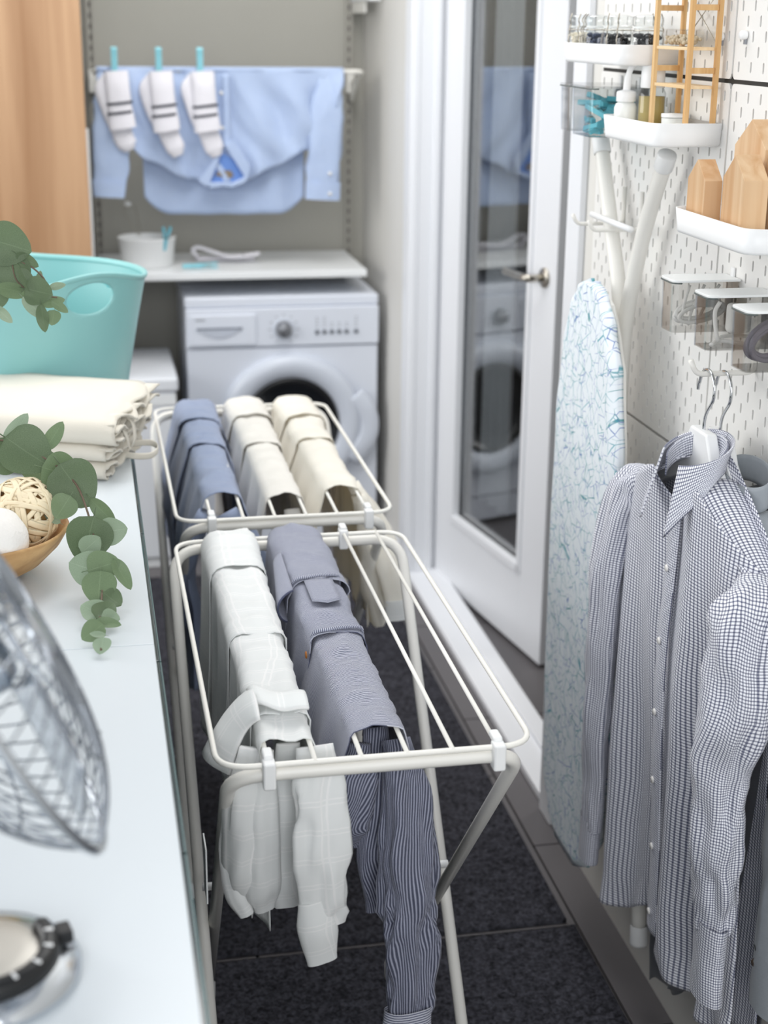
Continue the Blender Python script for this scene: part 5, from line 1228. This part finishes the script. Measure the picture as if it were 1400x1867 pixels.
gs, tz = hung_shirt('gingham_shirt', 'navy and white gingham shirt on the front hanger', .815, 1.848, 1.062, M_ging, .262, .268, 1.3)
# sleeves of the gingham shirt
sv = sleeve(MB(), [(.810, 2.040, .962), (.790, 2.076, .925), (.772, 2.088, .80), (.770, 2.096, .62), (.772, 2.104, .46), (.776, 2.110, .34)], [.020, .036, .034, .030, .028, .027], [.022, .030, .026, .022, .018, .015], (0, 1, 0), 26, .005, 24, 61).build('sleeve', M_ging, gs, smooth=True)
sleeve(MB(), [(.774, 2.114, .355), (.775, 2.119, .275)], [.029, .028], [.016, .015], (0, 1, 0), 22, .002, 24, 62, .07).build('cuff', M_ging, sv, smooth=True)
sv = sleeve(MB(), [(.798, 1.640, .945), (.776, 1.610, .90), (.762, 1.592, .80), (.752, 1.600, .72), (.752, 1.592, .63), (.752, 1.585, .55), (.750, 1.578, .49)], [.026, .056, .060, .052, .050, .042, .034], [.022, .040, .038, .032, .028, .022, .018], (0, 1, 0), 30, .008, 20, 63).build('sleeve', M_ging, gs, smooth=True)
M_gingc = M_ging
sleeve(MB(), [(.750, 1.578, .505), (.749, 1.575, .45), (.748, 1.570, .395)], [.037, .036, .037], [.018, .017, .017], (0, 1, 0), 24, .002, 24, 64, .07).build('cuff', M_ging, sv, smooth=True)
# collar: stand around the neck, two turned-down leaves, open placket
def stand(u, v):
    a = lerp(-2.55, 2.55, u); r1, r2 = .058, .040
    return (.818 - .016 + r2 * -math.cos(a) * -1 * (1 if True else 0) * (.9) - (.0), 1.860 + r1 * math.sin(a), 1.024 + .030 * v + .022 * math.cos(a) * .8), (a * .06, v * .03)
cs = MB().grid(stand, 40, 6).build('collar_stand', M_ging, gs, smooth=True, solid=.0022)
def cleaf(sgn):
    def fn(u, v):
        # u from back of neck to collar point, v from fold line down to the edge
        a = lerp(.0, 2.62, u); r1, r2 = .0625, .044
        y = 1.860 + sgn * r1 * math.sin(a) * (1 + .22 * v * math.sin(a)); xx = .803 + r2 * math.cos(a) - .014 * v * (1 - .2 * math.cos(a))
        z = 1.058 + .022 * math.cos(a) * .8 - v * (.034 + .062 * max(0, (u - .45) / .55) ** 1.3)
        if u > .8: y += sgn * (u - .8) * .05 * v
        return (xx - .004 * v, y, z), (a * .062, v * .06)
    return fn
for s_ in (1, -1): MB().grid(cleaf(s_), 34, 12).build('collar', M_ging, gs, smooth=True, solid=.0026)
def plk(u, v):
    z = lerp(.985, .300, v); a = lerp(-.017, .017, u); k = min(1, v * 1.6)
    xx = .815 - .010 - (.9 - .65 * v) * .020 - .8 * (.020 * k * max(math.sin(2.4 + .9 * v), math.sin(.2 + .9 * v)) + .012 * k * math.sin(2.6 + 2 * v) + .010 * nz(.1 + 1.3, z * 3.2)) - .004
    return (xx - .003 * math.sin(PI * u) - .008, 1.860 + a + .006 * nz(z * 5, 1.3), z), (a, z)
po = MB().grid(plk, 8, 80).build('placket', M_ging, gs, smooth=True, solid=.0022)
for z in (.885, .775, .665, .555, .445, .335):
    v = (.985 - z) / .685; p = plk(.5, v)[0]
    MB().lathe((p[0] - .0015, p[1], z), [(0, -.0028), (.0046, -.0028), (.0056, -.001), (0, .001)], 14, (1, 0, 0)).build('button', M_btn, po, smooth=True)
# grey chambray shirt behind
cs2, tz2 = hung_shirt('chambray_shirt', 'grey chambray shirt on the hanger behind the gingham shirt', .862, 1.800, 1.030, M_char, .16, .17, 4.7, depth=.006)
for c in cs2.children:
    if c.name.startswith('yoke'): c.data.materials[0] = M_chamb
def cst(u, v):
    a = lerp(-2.9, 2.9, u); return (.856 - .020 * math.cos(a) * -1, 1.812 + .062 * math.sin(a), 1.0 + .036 * v + .014 * math.cos(a)), (a * .06, v * .04)
MB().grid(cst, 36, 6).build('collar', M_chamb, cs2, smooth=True, solid=.003)
sv = sleeve(MB(), [(.852, 1.590, .925), (.840, 1.560, .86), (.830, 1.545, .72), (.822, 1.535, .58), (.815, 1.528, .46)], [.024, .046, .048, .044, .038], [.018, .024, .024, .022, .018], (0, 1, 0), 24, .006, 22, 71).build('sleeve', M_chamb, cs2, smooth=True)
cf = sleeve(MB(), [(.815, 1.528, .475), (.812, 1.522, .40)], [.040, .039], [.019, .018], (0, 1, 0), 22, .002, 22, 72, .07).build('cuff', M_chamb, sv, smooth=True)
MB().lathe((.800, 1.545, .455), [(0, -.003), (.0048, -.003), (.006, 0), (0, .001)], 14, (1, .3, 0)).build('button', mat('brown_button', '#5d5045', .35), cf, smooth=True)
